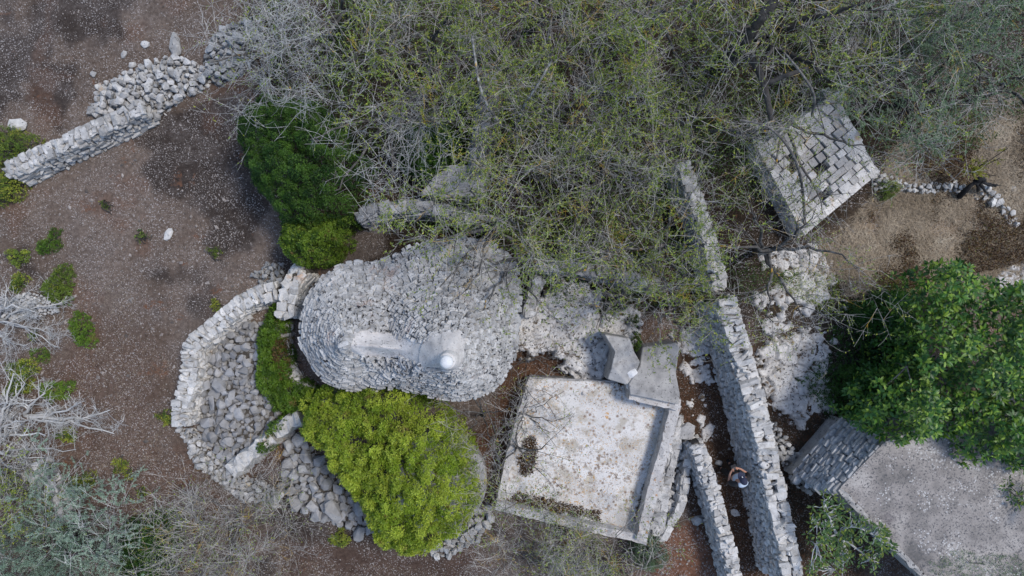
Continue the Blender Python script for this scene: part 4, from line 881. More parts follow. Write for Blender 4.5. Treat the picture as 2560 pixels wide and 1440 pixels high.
# undergrowth below the trees
def undergrowth(name, poly_px, n, mat, zmax, L=.06, thr=.45):
    poly = WP(poly_px, .4); P = rng.uniform(poly.min(0), poly.max(0), (n*3, 2)); P = P[sdf(P, poly) > 0]; f = fbm(P[:, 0]*.7, P[:, 1]*.7, 91, 3)+rng.normal(size=len(P))*.04
    k = f > thr; P = P[k][:n]; f = f[k][:n]; m = len(P); h = np.clip((f-thr)/.15, .1, 1)*zmax
    q = np.c_[P, ground_z(P[:, 0], P[:, 1])+h*rng.random(m)**.5]; D = unit(rng.normal(size=(m, 3))+[0, 0, .3]); l = L*rng.uniform(.6, 1.3, m)
    V, Q = leaf_quads(q, D, unit(rng.normal(size=(m, 3))*.5+[0, 0, 1]), l, l*.5); put(name, mesh_np(name, V, Q, M[mat], tone=np.repeat(rng.random(m), 4)), kind='stuff')
undergrowth('undergrowth', [(640, -40), (700, 240), (880, 400), (960, 560), (1320, 640), (1380, 760), (1560, 790), (1760, 800), (1990, 690), (2000, 600), (1880, 380), (2080, 220), (2220, 420), (2420, 380), (2640, 250), (2640, -40)], 70000, 'under', 1.3, thr=.44)
undergrowth('dry_scrub', [(2080, 620), (2200, 500), (2330, 340), (2480, 260), (2640, 240), (2640, 640), (2300, 720), (2100, 720)], 22000, 'moss', .25, .06, .46)
undergrowth('clearing_weeds', [(2080, 640), (2240, 560), (2450, 480), (2640, 300), (2640, 560), (2330, 720), (2100, 720)], 4500, 'leaf', .2, .045, .56)
undergrowth('shade_weeds', [(1900, 640), (2080, 640), (2330, 720), (2320, 780), (2100, 800), (1950, 720)], 5000, 'leaf', .25, .045, .45)

# ================================================================== BARE AND THINLY LEAVED TREES
TG = 'thinly leaved trees of the upper thicket'
T = tree
T('bare_tree', 'pale almost leafless tree whose twigs hang over the top left rubble', (700, 120), (660, 110), 3.4, 205, .5, 'leaf', 'twig_pale', 'bark', 1.15, group=TG)
T('bare_tree', 'grey leafless tree spreading over the tall dark bush', (990, 300), (930, 330), 3.4, 200, .25, 'leaf', 'twig_pale', 'bark', .95, group=TG)
T('thicket_tree', 'grey twigged tree with sparse leaves at the top, left of centre', (880, 40), (850, 20), 3.6, 220, 2., 'leaf', 'twig_pale', 'bark', .95, group=TG)
T('thicket_tree', 'green leaved tree in the top centre, left of the upright wall top', (1090, 130), (1060, 150), 3.6, 210, 4.5, group=TG)
T('thicket_tree', 'dense green tree at the top edge in the middle of the photo', (1330, 60), (1300, 30), 3.8, 240, 5.0, group=TG)
T('thicket_tree', 'tree with orange lichened twigs over the middle of the thicket', (1480, 230), (1480, 230), 3.8, 230, 4.0, group=TG)
T('thicket_tree', 'green tree at the top edge just left of the thick dark trunk', (1640, 40), (1650, 40), 4.0, 240, 4.0, group=TG)
T('thicket_tree', 'green tree covering the upright grey wall top', (1290, 330), (1290, 330), 3.4, 210, 3.0, extra=[(.04, [(1290, 340, 1.6), (1240, 300, 2.9), (1200, 230, 3.8), (1188, 150, 4.2), (1180, 90, 4.4)], 'limb_pale'), (.035, [(1290, 330, 1.8), (1305, 270, 3.4), (1340, 220, 4.1), (1380, 150, 4.4)], 'limb_pale')], group=TG)
T('thicket_tree', 'tree over the dark gap behind the trullo', (1480, 440), (1510, 430), 3.4, 200, 3.0, dens=.85, group=TG)
T('thicket_tree', 'yellowish twigged tree over the narrow boundary wall top', (1720, 330), (1720, 330), 3.6, 210, 2.8, dens=.9, group=TG)
T('thicket_tree', 'thin green tree reaching over the back of the trullo', (1260, 570), (1140, 600), 4.9, 215, 2.8, dens=.8, group=TG)
T('thicket_tree', 'light twigged tree leaning over the right shoulder of the trullo', (1330, 640), (1270, 630), 4.0, 160, 2.6, dens=.6, group=TG)
T('thicket_tree', 'leafy tree right of the trullo, above the bedrock shelf', (1480, 640), (1450, 590), 3.2, 200, 3.6, dens=.65, group=TG)
T('thicket_tree', 'leafy tree left of the narrow boundary wall top', (1660, 620), (1640, 600), 3.2, 200, 4., dens=.8, group=TG)
T('thicket_tree', 'thin low tree arching over the masonry yard right of the trullo', (1560, 760), (1500, 700), 2.6, 140, 2.0, dens=.4, group=TG)
T('thicket_tree', 'low green tree above the masonry blocks', (1680, 760), (1690, 735), 2.4, 130, 3.5, dens=.6, group=TG)
T('thicket_tree', 'sparse grey tree over the bedrock right of the boundary wall', (1900, 620), (1980, 640), 3.0, 210, 1.2, dens=.9, group=TG)
T('thick_trunk_tree', 'tree with a thick dark leaning trunk at the top right of centre', (1835, 140), (2010, 40), 4.4, 250, 2.0, bark='bark_dark', trunk_r=.24, ztr=2.4, dens=.85, extra=[(.17, [(1835, 142, 3.0), (1862, 100, 3.7), (1898, 48, 4.3), (1940, 0, 4.6)], 'bark_dark'), (.11, [(1845, 120, 3.3), (1885, 150, 3.8), (1912, 210, 4.0), (1928, 300, 4.0)], 'bark_dark'), (.07, [(1912, 210, 4.0), (1960, 190, 4.2), (2020, 170, 4.2)], 'bark_dark')], group=TG)
T('thicket_tree', 'grey tree whose curved limb arches over the square ruin', (1950, 300), (2010, 345), 3.4, 215, 1.2, dens=.9, bark='bark', extra=[(.04, [(2012, 560, .9), (2008, 480, 2.4), (1998, 420, 3.4), (1968, 360, 4.0), (1920, 312, 4.2), (1850, 300, 4.2)], 'bark'), (.035, [(2030, 290, 3.6), (2040, 240, 4.2), (2010, 190, 4.5), (1960, 130, 4.7)], 'bark')], group=TG)
T('olive_tree', 'fine leaved grey green tree in the top right corner', (2400, 60), (2400, 50), 3.6, 240, 5.5, 'leaf_grey', 'twig', 'bark_dark', 1., group=TG)
T('olive_tree', 'fine leaved grey green tree right of the square ruin', (2270, 250), (2280, 240), 3.2, 220, 5.0, 'leaf_grey', 'twig', 'bark_dark', 1., group=TG)
T('thicket_tree', 'green tree at the top edge between dark trunk and grey green trees', (2140, 60), (2140, 50), 3.8, 240, 4., group=TG)
T('olive_tree', 'pale grey green tree at the right edge above the dry grass', (2500, 220), (2510, 200), 2.8, 160, 4.0, 'leaf_grey', 'twig', 'bark', .7, group=TG)
# bare bushes
BG = 'leafless bushes around the yard'
T('bare_bush', 'bare grey bush spreading between terrace and bright bush', (1290, 1120), (1290, 1110), 1.9, 150, .5, dens=.6, trunk_r=.06, cat='bush', lens=(.45, .8), group=BG)
T('bare_bush', 'bare brown twigs leaning over the left side of the terrace floor', (1300, 1030), (1350, 1050), 1.6, 110, .2, twig='twig', dens=.45, trunk_r=.04, cat='bush', lens=(.4, .7), group=BG)
T('bare_bush', 'wide tangle of grey twigs below the terrace at the bottom edge', (1330, 1400), (1340, 1385), 1.5, 200, 1.0, twig='twig', dens=1.35, trunk_r=.05, cat='bush', lens=(.5, .9), group=BG)
T('bare_bush', 'grey twiggy bush left of the terrace shrub at the bottom edge', (1530, 1430), (1510, 1410), 1.3, 130, .9, twig='twig', dens=1.0, trunk_r=.05, cat='bush', group=BG)
T('bare_bush', 'brown grey twiggy bush at the bottom left below the rubble', (570, 1330), (585, 1320), 1.1, 165, .5, twig='twig', dens=1.3, trunk_r=.04, cat='bush', group=BG)
T('bare_bush', 'brown grey twiggy bush at the bottom edge right of the dark shrub', (470, 1420), (480, 1400), 1.0, 150, .4, twig='twig', dens=1.1, trunk_r=.04, cat='bush', group=BG)
T('bare_bush', 'brown twigs over the bedrock beside the trullo wall', (1330, 900), (1350, 900), .9, 80, .1, twig='twig_brown', dens=.5, trunk_r=.03, cat='bush', lens=(.3, .5), group=BG)
T('bare_bush', 'leafless twigs beneath the trullo right cone', (1210, 1040), (1190, 1010), 2.4, 120, .3, dens=.35, trunk_r=.04, cat='bush', lens=(.4, .8), group=BG)
T('silvery_bush', 'silvery green fine leaved bush in the bottom left corner', (150, 1390), (150, 1385), 1.8, 235, 12.0, 'leaf_silver', 'twig_pale', 'bark', .95, trunk_r=.07, cat='bush', group=BG)
bush('silvery_bush', 'low silvery green mat of fine leaves along the bottom left edge', [(-60, 1330), (60, 1300), (150, 1290), (240, 1290), (290, 1330), (320, 1400), (300, 1500), (-60, 1500)], 1.3, 4200, 7, .055, .28, 'leaf_silver', zb=.9, round_=.9, lump=.6, cat='bush', clump=.3, camp=.5)
T('silvery_bush', 'thin grey green bush at the left edge above the silvery one', (10, 1230), (0, 1230), 1.4, 110, 3.5, 'leaf', 'twig', 'bark', .8, trunk_r=.05, cat='bush', group=BG)
# dead fallen branches
def dead_branch(label, base_px, ends, r=.04, k=8, group='dead fallen branches at the left edge', z=.15, seg=(.3, .8)):
    bx, by = W(*base_px, .2); t = thing('dead_branch', label, 'branch', (bx, by, gz(bx, by)), group); LP = []; LR = []
    for ex, ey, ez in ends:
        e2 = np.array([*W(ex, ey, ez), ez]); a = np.array([bx, by, z]); u = np.linspace(0, 1, 9)[:, None]; m = (a+e2)/2+rng.normal(size=3)*.25+np.array([0, 0, .3]); c = a*(1-u)**2+2*m*u*(1-u)+e2*u*u
        c[1:] += rng.normal(size=(8, 3))*.03; LP.append(c); LR.append(np.linspace(r, r*.3, 9))
    LP = np.array(LP); LR = np.array(LR)
    for i in range(len(LP)):
        V, Q, _ = tubes([LP[i:i+1]], [LR[i:i+1]], 6); put('limb', mesh_np('limb', V, Q, M['twig_pale'], True), t)
    B, BR = grow(LP, LR, k, 6, seg, .55, .03, .2, .6, .15, 0, .008); Tw, TR = grow(B, BR, 7, 4, (.15, .45), .55, .02, .25, .6, .1, 0, .005); Tl, Tr = grow(Tw, TR, 3, 3, (.08, .2), .6, 0, .2, .7, .1, 0, .004)
    for X_ in (B, Tw, Tl): X_[:, :, 2] = np.maximum(X_[:, :, 2], .03)
    V, Q, tn = tubes([B, Tw, Tl], [BR, TR, Tr], 3); put('twigs', mesh_np('twigs', V, Q, M['twig_pale'], False, tn), t, kind='stuff')
dead_branch('fan of thin dead branches at the left edge over pale stones', (-10, 800), [(165, 760, .25), (120, 830, .4), (90, 780, .5), (40, 860, .4), (150, 870, .2), (60, 740, .3)], .035, 8)
dead_branch('long pale fallen branch reaching right across the lower left field', (60, 1040), [(275, 1030, .3), (290, 1085, .15), (200, 1010, .5), (120, 980, .5), (180, 1050, .4)], .05, 8)
dead_branch('curled pale dead branch rising at the left edge', (-20, 1100), [(30, 930, .8), (70, 960, .6), (80, 1050, .6), (20, 1010, .7), (110, 1090, .5)], .05, 8)
dead_branch('grey dead brush below the long fallen branch', (-20, 1130), [(190, 1125, .3), (130, 1150, .3), (80, 1180, .3), (60, 1120, .5)], .03, 8)

# thick dark limb arching over the ruin
# ================================================================== FIG TREES
def lobed_leaf(L, wd, r3):
    """one hand shaped leaf in the xy plane, growing along +x; two halves folded along the midrib"""
    pr = [(0, 0), (.12, .10), (.18, .34), (.34, .22), (.42, .46), (.55, .22), (.70, .30), (.78, .13), (1.0, 0)]
    up = [(x*L, y*wd*2, .05*L*math.sin(x*3)+.12*y*wd*2) for x, y in pr]; lo = [(x*L, -y*wd*2, .05*L*math.sin(x*3)+.12*y*wd*2) for x, y in pr[1:-1]]
    V = np.array(up+lo); n = len(pr); mid = np.array([[x*L, 0, .05*L*math.sin(x*3)] for x in (.18, .34, .55, .78)])
    V = np.vstack([V, mid]); m0 = 2*n-2
    # faces as fans from the midrib
    Fs = []
    for side in (0, 1):
        ix = [0]+list(range(1, n-1))+[n-1] if side == 0 else [0]+list(range(n, 2*n-2))+[n-1]
        ms = [m0, m0, m0+1, m0+1, m0+2, m0+2, m0+3, m0+3]
        for a in range(n-1):
            f = [ix[a], ix[a+1], ms[a]]
            Fs.append(f if side else f[::-1])
            if a+1 < n-1 and ms[a+1] != ms[a]: g_ = [ix[a+1], ms[a+1], ms[a]]; Fs.append(g_ if side else g_[::-1])
    return V, np.array(Fs)
def cluster(nl, L, wd, seed, droop=.35, lobed=True):
    r3 = np.random.default_rng(seed); VV = []; FF = []; TN = []; n = 0
    for k in range(nl):
        l = L*r3.uniform(.7, 1.1)
        if lobed: V, T_ = lobed_leaf(l, wd*l/L, r3)
        else:
            V = np.array([(0, 0, 0), (.45*l, wd*.5, .04*l), (.5*l, 0, 0), (.45*l, -wd*.5, .04*l), (l, 0, 0)]); T_ = np.array([[0, 2, 1], [1, 2, 4], [0, 3, 2], [3, 4, 2]])
        az = 2*math.pi*k/nl*1.0+r3.uniform(-.3, .3)+k*.4; el = r3.uniform(-.25, .55)+(.5 if k > nl*.65 else 0)
        V = V+[.03, 0, 0]; R_ = rotm(np.array([r3.uniform(-.3, .3)]), np.array([-el]), np.array([az]))[0]
        VV.append(V@R_.T); FF.append(T_+n); TN.append(np.full(len(V), r3.random())); n += len(V)
    return np.vstack(VV), np.vstack(FF), np.concatenate(TN)
def leafy_tree(name, label, poly_px, base_px, zc, depth, ncl, CL, mat, limit=300, stem='bark', nlimb=8, zb=None, trunk_r=.12, mind=.16, cname='leaf_cluster', rnd=1.6, cat='tree', group=None, layers=3):
    poly = WP(poly_px, zb if zb else zc-.5); bx, by = W(*base_px, .2); t = thing(name, label, cat, (bx, by, gz(bx, by)), group); pts = []
    for lay_ in range(layers):
        P = scatter(poly, 9000, mind*(1.0 if lay_ else 1.0)); d = sdf(P, poly); h = np.sqrt(np.clip(1-(1-np.clip(d/rnd, 0, 1))**2, 0, 1))
        z = zc-depth+depth*h+2.4*(fbm(P[:, 0]*1.5, P[:, 1]*1.5, 13, 3)-.5)-lay_*.4-rng.uniform(0, .3, len(P)); z = np.maximum(z, .35)
        nrm = unit(P-poly.mean(0))*(1-h)[:, None]
        for p, zz, nn_, dd in zip(P, z, nrm, d):
            if lay_ and rng.random() < .25: continue
            pts.append((p[0], p[1], zz, nn_[0], nn_[1], lay_))
    pts = np.array(pts); rng.shuffle(pts); pts = pts[np.argsort(pts[:, 5], kind='stable')][:ncl]
    mc = [mesh_np(cname, *c[:2], M[mat], tone=c[2]) for c in CL]
    restV = []; restF = []; restT = []; n = 0
    for i, (x, y, z, nx_, ny_, _) in enumerate(pts):
        k = int(rng.integers(len(CL))); s = rng.uniform(.75, 1.2); rot = (-ny_*.9+rng.uniform(-.35, .35), nx_*.9+rng.uniform(-.35, .35), rng.uniform(0, 6.28))
        if i < limit:
            o = bpy.data.objects.new(cname, mc[k]); C.objects.link(o); o.location = (x, y, z); o.rotation_euler = rot; o.scale = (s, s, s); o.parent = t; o.matrix_parent_inverse = Matrix.Translation(-Vector(t.location))
        else:
            R_ = rotm(*[np.array([q]) for q in rot])[0]; restV.append((CL[k][0]*s)@R_.T+[x, y, z]); restF.append(CL[k][1]+n); restT.append((CL[k][2]+rng.random()) % 1); n += len(CL[k][0])
    if restV: put('inner_leaves', mesh_np('inner_leaves', np.vstack(restV), np.vstack(restF), M[mat], tone=np.concatenate(restT)), t, kind='stuff')
    # trunk and limbs
    c = poly.mean(0); tr = np.array([[bx, by, gz(bx, by)-.05], [bx+.05, by, zc*.2], [bx+(c[0]-bx)*.2, by+(c[1]-by)*.2, zc*.4]]); tr, _ = resample(tr, .15)
    V, Q, _ = tubes([tr[None]], [np.linspace(trunk_r*1.3, trunk_r*.85, len(tr))[None]], 9); put('trunk', mesh_np('trunk', V, Q, M[stem], True), t)
    sel = pts[rng.permutation(len(pts))[:nlimb*9]]; LP = []
    for k in range(nlimb):
        e_ = sel[k][:3]; q = tr[-1-(k % 2)]; u = np.linspace(0, 1, 8)[:, None]; m = (q+e_)/2+[0, 0, .3]; cc_ = q*(1-u)**2+2*m*u*(1-u)+e_*u*u; cc_[1:-1] += rng.normal(size=(6, 3))*.04; LP.append(cc_)
        V, Q, _ = tubes([cc_[None]], [np.linspace(trunk_r*.55, trunk_r*.15, 8)[None]], 6); put('limb', mesh_np('limb', V, Q, M[stem], True), t)
    LP = np.array(LP); ST = []
    for p in sel[nlimb:]:
        dd = ((LP.reshape(-1, 3)-p[:3])**2).sum(1); a = LP.reshape(-1, 3)[dd.argmin()]; u = np.linspace(0, 1, 5)[:, None]; s_ = a*(1-u)+p[:3]*u; s_[1:4] += rng.normal(size=(3, 3))*.03; ST.append(s_)
    V, Q, _ = tubes([np.array(ST)], [np.full((len(ST), 5), .014)*np.linspace(1.3, .5, 5)], 5); put('branchlets', mesh_np('branchlets', V, Q, M[stem], True), t, kind='stuff')
    return t
FIGC = [cluster(10, .165, .046, 100+k) for k in range(5)]
leafy_tree('fig_tree', 'big dark green fig tree with hand shaped leaves at the right edge', [(2290, 740), (2330, 690), (2380, 650), (2430, 655), (2455, 700), (2510, 690), (2580, 720), (2720, 700), (2760, 1180), (2600, 1200), (2520, 1160), (2470, 1190), (2430, 1150), (2400, 1110), (2330, 1100), (2265, 1122), (2205, 1090), (2165, 1050), (2185, 1005), (2205, 965), (2275, 930), (2270, 860), (2305, 800)],
           (2520, 930), 3.9, 1.6, 3600, FIGC, 'fig', mind=.13, zb=3.0, trunk_r=.2, nlimb=10)
bush('fig_shadow_leaves', 'inner shaded leaves of a low second fig crown left of the big fig', [(2180, 760), (2280, 720), (2330, 900), (2240, 1060), (2150, 1040), (2140, 950), (2180, 880)], 1.6, 1800, 7, .1, .6, 'fig', zb=1.2)
SAPC = [cluster(8, .17, .055, 200+k, lobed=False) for k in range(4)]
def sapling():
    bx, by = W(2105, 1345, .4); t = thing('fig_sapling', 'young pale barked tree with forked stem by the house corner', 'tree', (bx, by, gz(bx, by)))
    nodes = {'a': (2105, 1440, .9), 'b': (2108, 1400, 1.3), 'c': (2112, 1350, 1.7), 'd': (2090, 1335, 1.9), 'e': (2075, 1300, 2.1), 'f': (2060, 1255, 2.3), 'g': (2040, 1360, 1.9), 'h': (2085, 1425, 1.3), 'i': (2140, 1370, 1.7), 'j': (2180, 1400, 1.9), 'k': (2050, 1310, 2.1), 'l': (2030, 1300, 2.2), 'm': (2130, 1310, 2.2), 'n': (2190, 1340, 2.3)}
    P3 = {k: np.array([*W(a, b, z), z]) for k, (a, b, z) in nodes.items()}; root = np.array([bx, by-.9, gz(bx, by)-.05])
    chains = [(['root', 'b', 'c', 'd', 'e', 'f'], .06), (['c', 'i', 'j'], .035), (['d', 'g'], .03), (['b', 'h'], .035), (['e', 'k', 'l'], .025), (['d', 'm', 'n'], .03), (['b', 'a'], .03)]
    P3['root'] = root; tips = []
    for names, r in chains:
        path = smooth_path(np.array([P3[q] for q in names]), 2); V, Q, _ = tubes([path[None]], [np.linspace(r, r*.45, len(path))[None]], 7)
        put('trunk' if names[0] == 'root' else 'limb', mesh_np('limb', V, Q, M['twig_pale'], True), t)
        for p in path[len(path)//3:]: tips.append(p)
    tips = np.array(tips); mc = [mesh_np('leaf_cluster', *c[:2], M['sapling'], tone=c[2]) for c in SAPC]; ST = []
    zone = WP([(2010, 1290), (2050, 1225), (2090, 1240), (2150, 1290), (2200, 1320), (2235, 1370), (2200, 1420), (2150, 1440), (2060, 1470), (2030, 1440), (2060, 1400), (2020, 1340)], 2.0)
    for p in scatter(zone, 3000, .12):
        q = tips[((tips[:, :2]-p)**2).sum(1).argmin()]; z = q[2]+rng.uniform(-.2, .3); e_ = np.array([*p, z]); u = np.linspace(0, 1, 5)[:, None]; s_ = q*(1-u)+e_*u; s_[1:4] += rng.normal(size=(3, 3))*.02; ST.append(s_)
        if rng.random() < .9:
            o = bpy.data.objects.new('leaf_cluster', mc[int(rng.integers(4))]); C.objects.link(o); s = rng.uniform(.7, 1.15); o.location = e_; o.rotation_euler = (rng.uniform(-.4, .4), rng.uniform(-.4, .4), rng.uniform(0, 6.28)); o.scale = (s, s, s)
            o.parent = t; o.matrix_parent_inverse = Matrix.Translation(-Vector(t.location))
    V, Q, _ = tubes([np.array(ST)], [np.full((len(ST), 5), .012)*np.linspace(1.3, .5, 5)], 5); put('branchlets', mesh_np('branchlets', V, Q, M['twig_pale'], True), t, kind='stuff')
sapling()
leafy_tree('fig_sprout', 'small green leafy shoots over the flat roof at the right edge', [(2500, 1225), (2540, 1205), (2600, 1200), (2600, 1300), (2550, 1270)], (2600, 1240), 2.9, .3, 60, SAPC, 'sapling', mind=.16, trunk_r=.03, nlimb=3, cat='plant', layers=1)
bush('roof_weeds', 'low green weeds along the bottom edge of the flat roof', [(2320, 1400), (2420, 1385), (2560, 1400), (2650, 1420), (2650, 1500), (2350, 1500)], .15, 900, 6, .05, .2, 'leaf_grey', zb=2.3, base=2.2, round_=.3, cat='weeds', stems=1, lump=.6)

# ================================================================== CHARRED STUMP
sx, sy = W(2435, 462, .3); st = thing('charred_stump', 'black charred stump on the low wall with yellow green shoots', 'tree stump', (sx, sy, gz(sx, sy)))
def pt(a, b, z): return np.array([*W(a, b, z), z])
for nm, ch, r in (('trunk', [(2398, 492, .1), (2415, 475, .45), (2432, 458, .6), (2450, 455, .6)], .085), ('limb', [(2440, 456, .6), (2452, 445, .75), (2462, 452, .7)], .10), ('limb', [(2452, 452, .6), (2470, 462, .5), (2488, 464, .35)], .06), ('limb', [(2450, 458, .6), (2458, 470, .4), (2464, 480, .2)], .05), ('limb', [(2442, 458, .6), (2446, 470, .4), (2444, 478, .2)], .05), ('limb', [(2470, 458, .5), (2500, 464, .5)], .02)):
    path = smooth_path(np.array([pt(*c) for c in ch]), 2); V, Q, _ = tubes([path[None]], [(np.linspace(r, r*.6, len(path))+rng.normal(size=len(path))*.006)[None]], 7); put(nm, mesh_np(nm, V, Q, M['char'], True), st)
SH = np.array([smooth_path(np.array([pt(2438, 455, .6), pt(2430, 430, .9), pt(a, b, 1.2)]), 1) for a, b in ((2410, 400), (2425, 395), (2440, 400), (2455, 410), (2470, 400), (2500, 395), (2520, 370), (2490, 440), (2415, 430), (2460, 430))])
V, Q, _ = tubes([SH], [np.full(SH.shape[:2], .009)], 4); put('shoots', mesh_np('shoots', V, Q, M['char']), st, kind='stuff')
B2, R2 = grow(SH, np.full(SH.shape[:2], .009), 5, 4, (.1, .3), .6, .1, .2, .6, .4); V, Q, tn = leaves_on(B2, 14, .06, .4); M['shoot'] = leaf_mat('yellow_green_shoots', (.13, .16, .02), (.26, .27, .03), (.38, .36, .05)); put('foliage', mesh_np('foliage', V, Q, M['shoot'], tone=tn), st, kind='stuff')

# ================================================================== PERSON
def plain(name, c, rough=.8):
    m, nt, b = _start(name); b.inputs['Roughness'].default_value = rough; p = _pos(nt)
    cc_ = _ramp(nt, _noise(nt, p, 30, 3), [(.3, tuple(v*.85 for v in c)), (.7, tuple(min(1, v*1.1) for v in c))]); nt.links.new(cc_, b.inputs['Base Color']); return m
MP = {k: plain(k, c) for k, c in (('skin', (.42, .22, .15)), ('shirt', (.50, .58, .68)), ('black_cloth', (.012, .012, .015)), ('navy', (.018, .022, .05)), ('hair', (.03, .02, .015)), ('controller', (.05, .05, .055)), ('white', (.7, .7, .7)))}
hx, hy = W(1864, 1210, 1.66); fx, fy = np.array([-.42, .91]); side = np.array([fy, -fx])
px0, py0 = hx, hy; pg = gz(px0, py0)
person = thing('person', 'person in navy cap and pale shirt standing in the lane holding a drone controller', 'person', (px0, py0, pg))
def L3(r, f, z): # right, forward, up in the person's own frame
    return (px0+side[0]*r+fx*f, py0+side[1]*r+fy*f, pg+z)
def skin_mesh(name, verts, edges, radii, mat, parent, sub=2):
    me = bpy.data.meshes.new(name); me.from_pydata([L3(*v) for v in verts], edges, []); o = put(name, me, parent)
    sk = o.modifiers.new('skin', 'SKIN'); sk.use_smooth_shade = True; ss = o.modifiers.new('sub', 'SUBSURF'); ss.levels = ss.render_levels = sub
    for i, r in enumerate(radii): me.skin_vertices[0].data[i].radius = (r, r) if not isinstance(r, tuple) else r
    me.skin_vertices[0].data[0].use_root = True; me.materials.append(mat); return o
v = [(0, -.03, .95), (0, -.06, 1.12), (0, -.05, 1.28), (0, -.02, 1.42), (0, .03, 1.50), (0, .07, 1.57), (0, .09, 1.66), (0, .10, 1.74),
     (-.17, -.03, 1.40), (-.27, -.02, 1.22), (-.27, .02, 1.13), (-.16, .20, 1.16), (-.07, .28, 1.19),
     (.17, -.03, 1.40), (.27, -.02, 1.22), (.27, .02, 1.13), (.16, .20, 1.16), (.07, .28, 1.19),
     (-.10, 0, .88), (-.13, .04, .50), (-.14, 0, .10), (-.14, .12, .04), (.10, 0, .88), (.13, .06, .50), (.14, .02, .10), (.14, .14, .04)]
e = [(0, 1), (1, 2), (2, 3), (3, 4), (4, 5), (5, 6), (6, 7), (3, 8), (8, 9), (9, 10), (10, 11), (11, 12), (3, 13), (13, 14), (14, 15), (15, 16), (16, 17), (0, 18), (18, 19), (19, 20), (20, 21), (0, 22), (22, 23), (23, 24), (24, 25)]
r = [.13, .12, .13, .11, .055, .07, .092, .07, .065, .040, .036, .028, .022, .065, .040, .036, .028, .022, .085, .058, .042, .035, .085, .058, .042, .035]
skin_mesh('body', v, e, r, MP['skin'], person)
skin_mesh('shirt', [(0, -.05, .98), (0, -.06, 1.12), (0, -.06, 1.28), (0, -.04, 1.43), (-.19, -.07, 1.43), (.19, -.07, 1.43)], [(0, 1), (1, 2), (2, 3), (3, 4), (3, 5)],
          [(.18, .17), (.18, .18), (.19, .19), (.17, .16), .13, .13], MP['shirt'], person)
skin_mesh('trousers', [(0, -.03, 1.0), (0, -.02, .92), (-.10, 0, .84), (-.13, .05, .50), (-.14, .01, .12), (.10, 0, .84), (.13, .07, .50), (.14, .03, .12)], [(0, 1), (1, 2), (2, 3), (3, 4), (1, 5), (5, 6), (6, 7)], [.165, .16, .11, .085, .07, .11, .085, .07], MP['black_cloth'], person)
for s in (-1, 1): skin_mesh('sleeve', [(s*.06, -.05, 1.42), (s*.17, -.04, 1.405), (s*.255, -.03, 1.26), (s*.28, .0, 1.12)], [(0, 1), (1, 2), (2, 3)], [.10, .10, .078, .062], MP['black_cloth'], person, 1)
for s in (-1, 1): skin_mesh('shoe', [(s*.14, -.02, .06), (s*.14, .10, .045), (s*.145, .20, .04)], [(0, 1), (1, 2)], [.055, .055, .045], MP['black_cloth'], person, 1)
for s in (-1, 1):
    for k in range(5):
        a = s*(.055-.0); 
        if k < 4: vs = [(s*(.085+.0), .262+.012*k-.01, 1.20), (s*(.06-.004*k), .285+.018*k-.02, 1.225), (s*(.035), .29+.018*k-.02, 1.222), (s*.018, .285+.018*k-.02, 1.205)]
        else: vs = [(s*.085, .25, 1.20), (s*.06, .245, 1.235), (s*.035, .255, 1.25)]
        skin_mesh('finger', vs, [(i, i+1) for i in range(len(vs)-1)], [.011, .010, .009, .008][:len(vs)], MP['skin'], person, 1)
def ellip(name, c, rad, mat, parent, zmin=-1, tilt=0., n=20, m=12):
    V = []; 
    for i in range(m+1):
        ph = max(zmin, -math.pi/2)+(math.pi/2-max(zmin, -math.pi/2))*i/m
        for j in range(n): th = 2*math.pi*j/n; V.append((c[0]+rad[0]*math.cos(ph)*math.cos(th), c[1]+rad[1]*math.cos(ph)*math.sin(th), c[2]+rad[2]*math.sin(ph)-tilt*rad[1]*math.cos(ph)*math.sin(th)))
    V = np.array([L3(*q) for q in V]); Q = [[i*n+j, i*n+(j+1) % n, (i+1)*n+(j+1) % n, (i+1)*n+j] for i in range(m) for j in range(n)]
    return put(name, mesh_np(name, V, np.array(Q), mat, True), parent)
ellip('hair', (0, .075, 1.665), (.088, .105, .10), MP['hair'], person, -.9)
ellip('cap', (0, .085, 1.69), (.102, .122, .105), MP['navy'], person, 0, .25)
bv = []
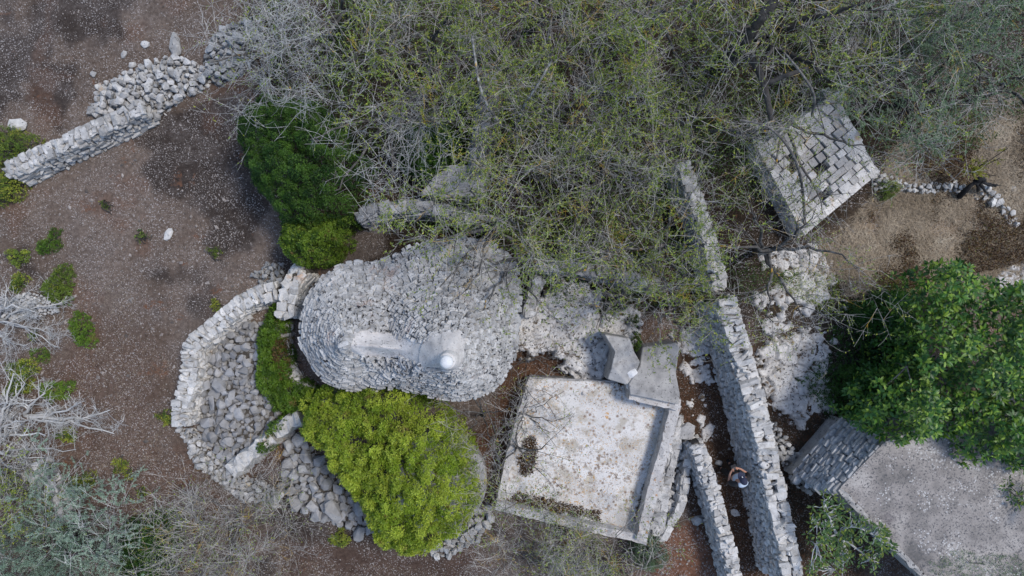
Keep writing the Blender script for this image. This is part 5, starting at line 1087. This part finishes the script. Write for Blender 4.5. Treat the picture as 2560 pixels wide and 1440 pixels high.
for rr_, zz in ((.1, 1.70), (.17, 1.665), (.172, 1.657), (.1, 1.69)):
    for j in range(13): th = math.radians(25+130*j/12); bv.append(L3(rr_*math.cos(th)*(1 if rr_ < .15 else .62), .085+(rr_*1.16*math.sin(th)+(.03 if rr_ > .15 else 0)), zz-.02*math.sin(th)))
put('cap_brim', mesh_np('cap_brim', np.array(bv), np.array([[a*13+b, a*13+b+1, ((a+1) % 4)*13+b+1, ((a+1) % 4)*13+b] for a in range(4) for b in range(12)]), MP['navy']), person)
put('cap_badge', mesh_np('cap_badge', np.array([L3(x, .20+y, 1.745-y*.9) for x, y in ((-.014, -.012), (.014, -.012), (.014, .012), (-.014, .012))]), np.array([[0, 1, 2, 3]]), MP['white']), person)
for s in (-1, 1): ellip('ear', (s*.09, .085, 1.625), (.013, .025, .034), MP['skin'], person)
ellip('nose', (0, .185, 1.615), (.013, .022, .02), MP['skin'], person, n=10, m=6)
for s in (-1, 1): ellip('eye', (s*.032, .168, 1.645), (.011, .008, .007), MP['white'], person, n=8, m=6)
ellip('mouth', (0, .172, 1.575), (.024, .008, .006), MP['skin'], person, n=10, m=4)
ctl = thing('drone_controller', 'dark drone controller held in both hands of the person', 'controller', L3(0, .31, 1.2))
def boxp(name, c, s, mat, parent):
    V = np.array([L3(c[0]+a*s[0]/2, c[1]+b*s[1]/2, c[2]+d*s[2]/2) for a in (-1, 1) for b in (-1, 1) for d in (-1, 1)])
    me = mesh_np(name, V, np.array([[0, 1, 3, 2], [4, 6, 7, 5], [0, 4, 5, 1], [2, 3, 7, 6], [0, 2, 6, 4], [1, 5, 7, 3]]), mat); o = put(name, me, parent); b = o.modifiers.new('b', 'BEVEL'); b.width = .008; b.segments = 2; return o
boxp('casing', (0, .31, 1.205), (.15, .09, .03), MP['controller'], ctl); boxp('phone', (0, .375, 1.215), (.15, .075, .01), MP['black_cloth'], ctl)
for s in (-1, 1): V, Q = lathe([(.006, 1.22+pg), (.006, 1.235+pg), (.009, 1.238+pg), (.001, 1.24+pg)], *L3(s*.045, .32, 0)[:2], 8); put('stick', mesh_np('stick', V, Q, MP['controller']), ctl)
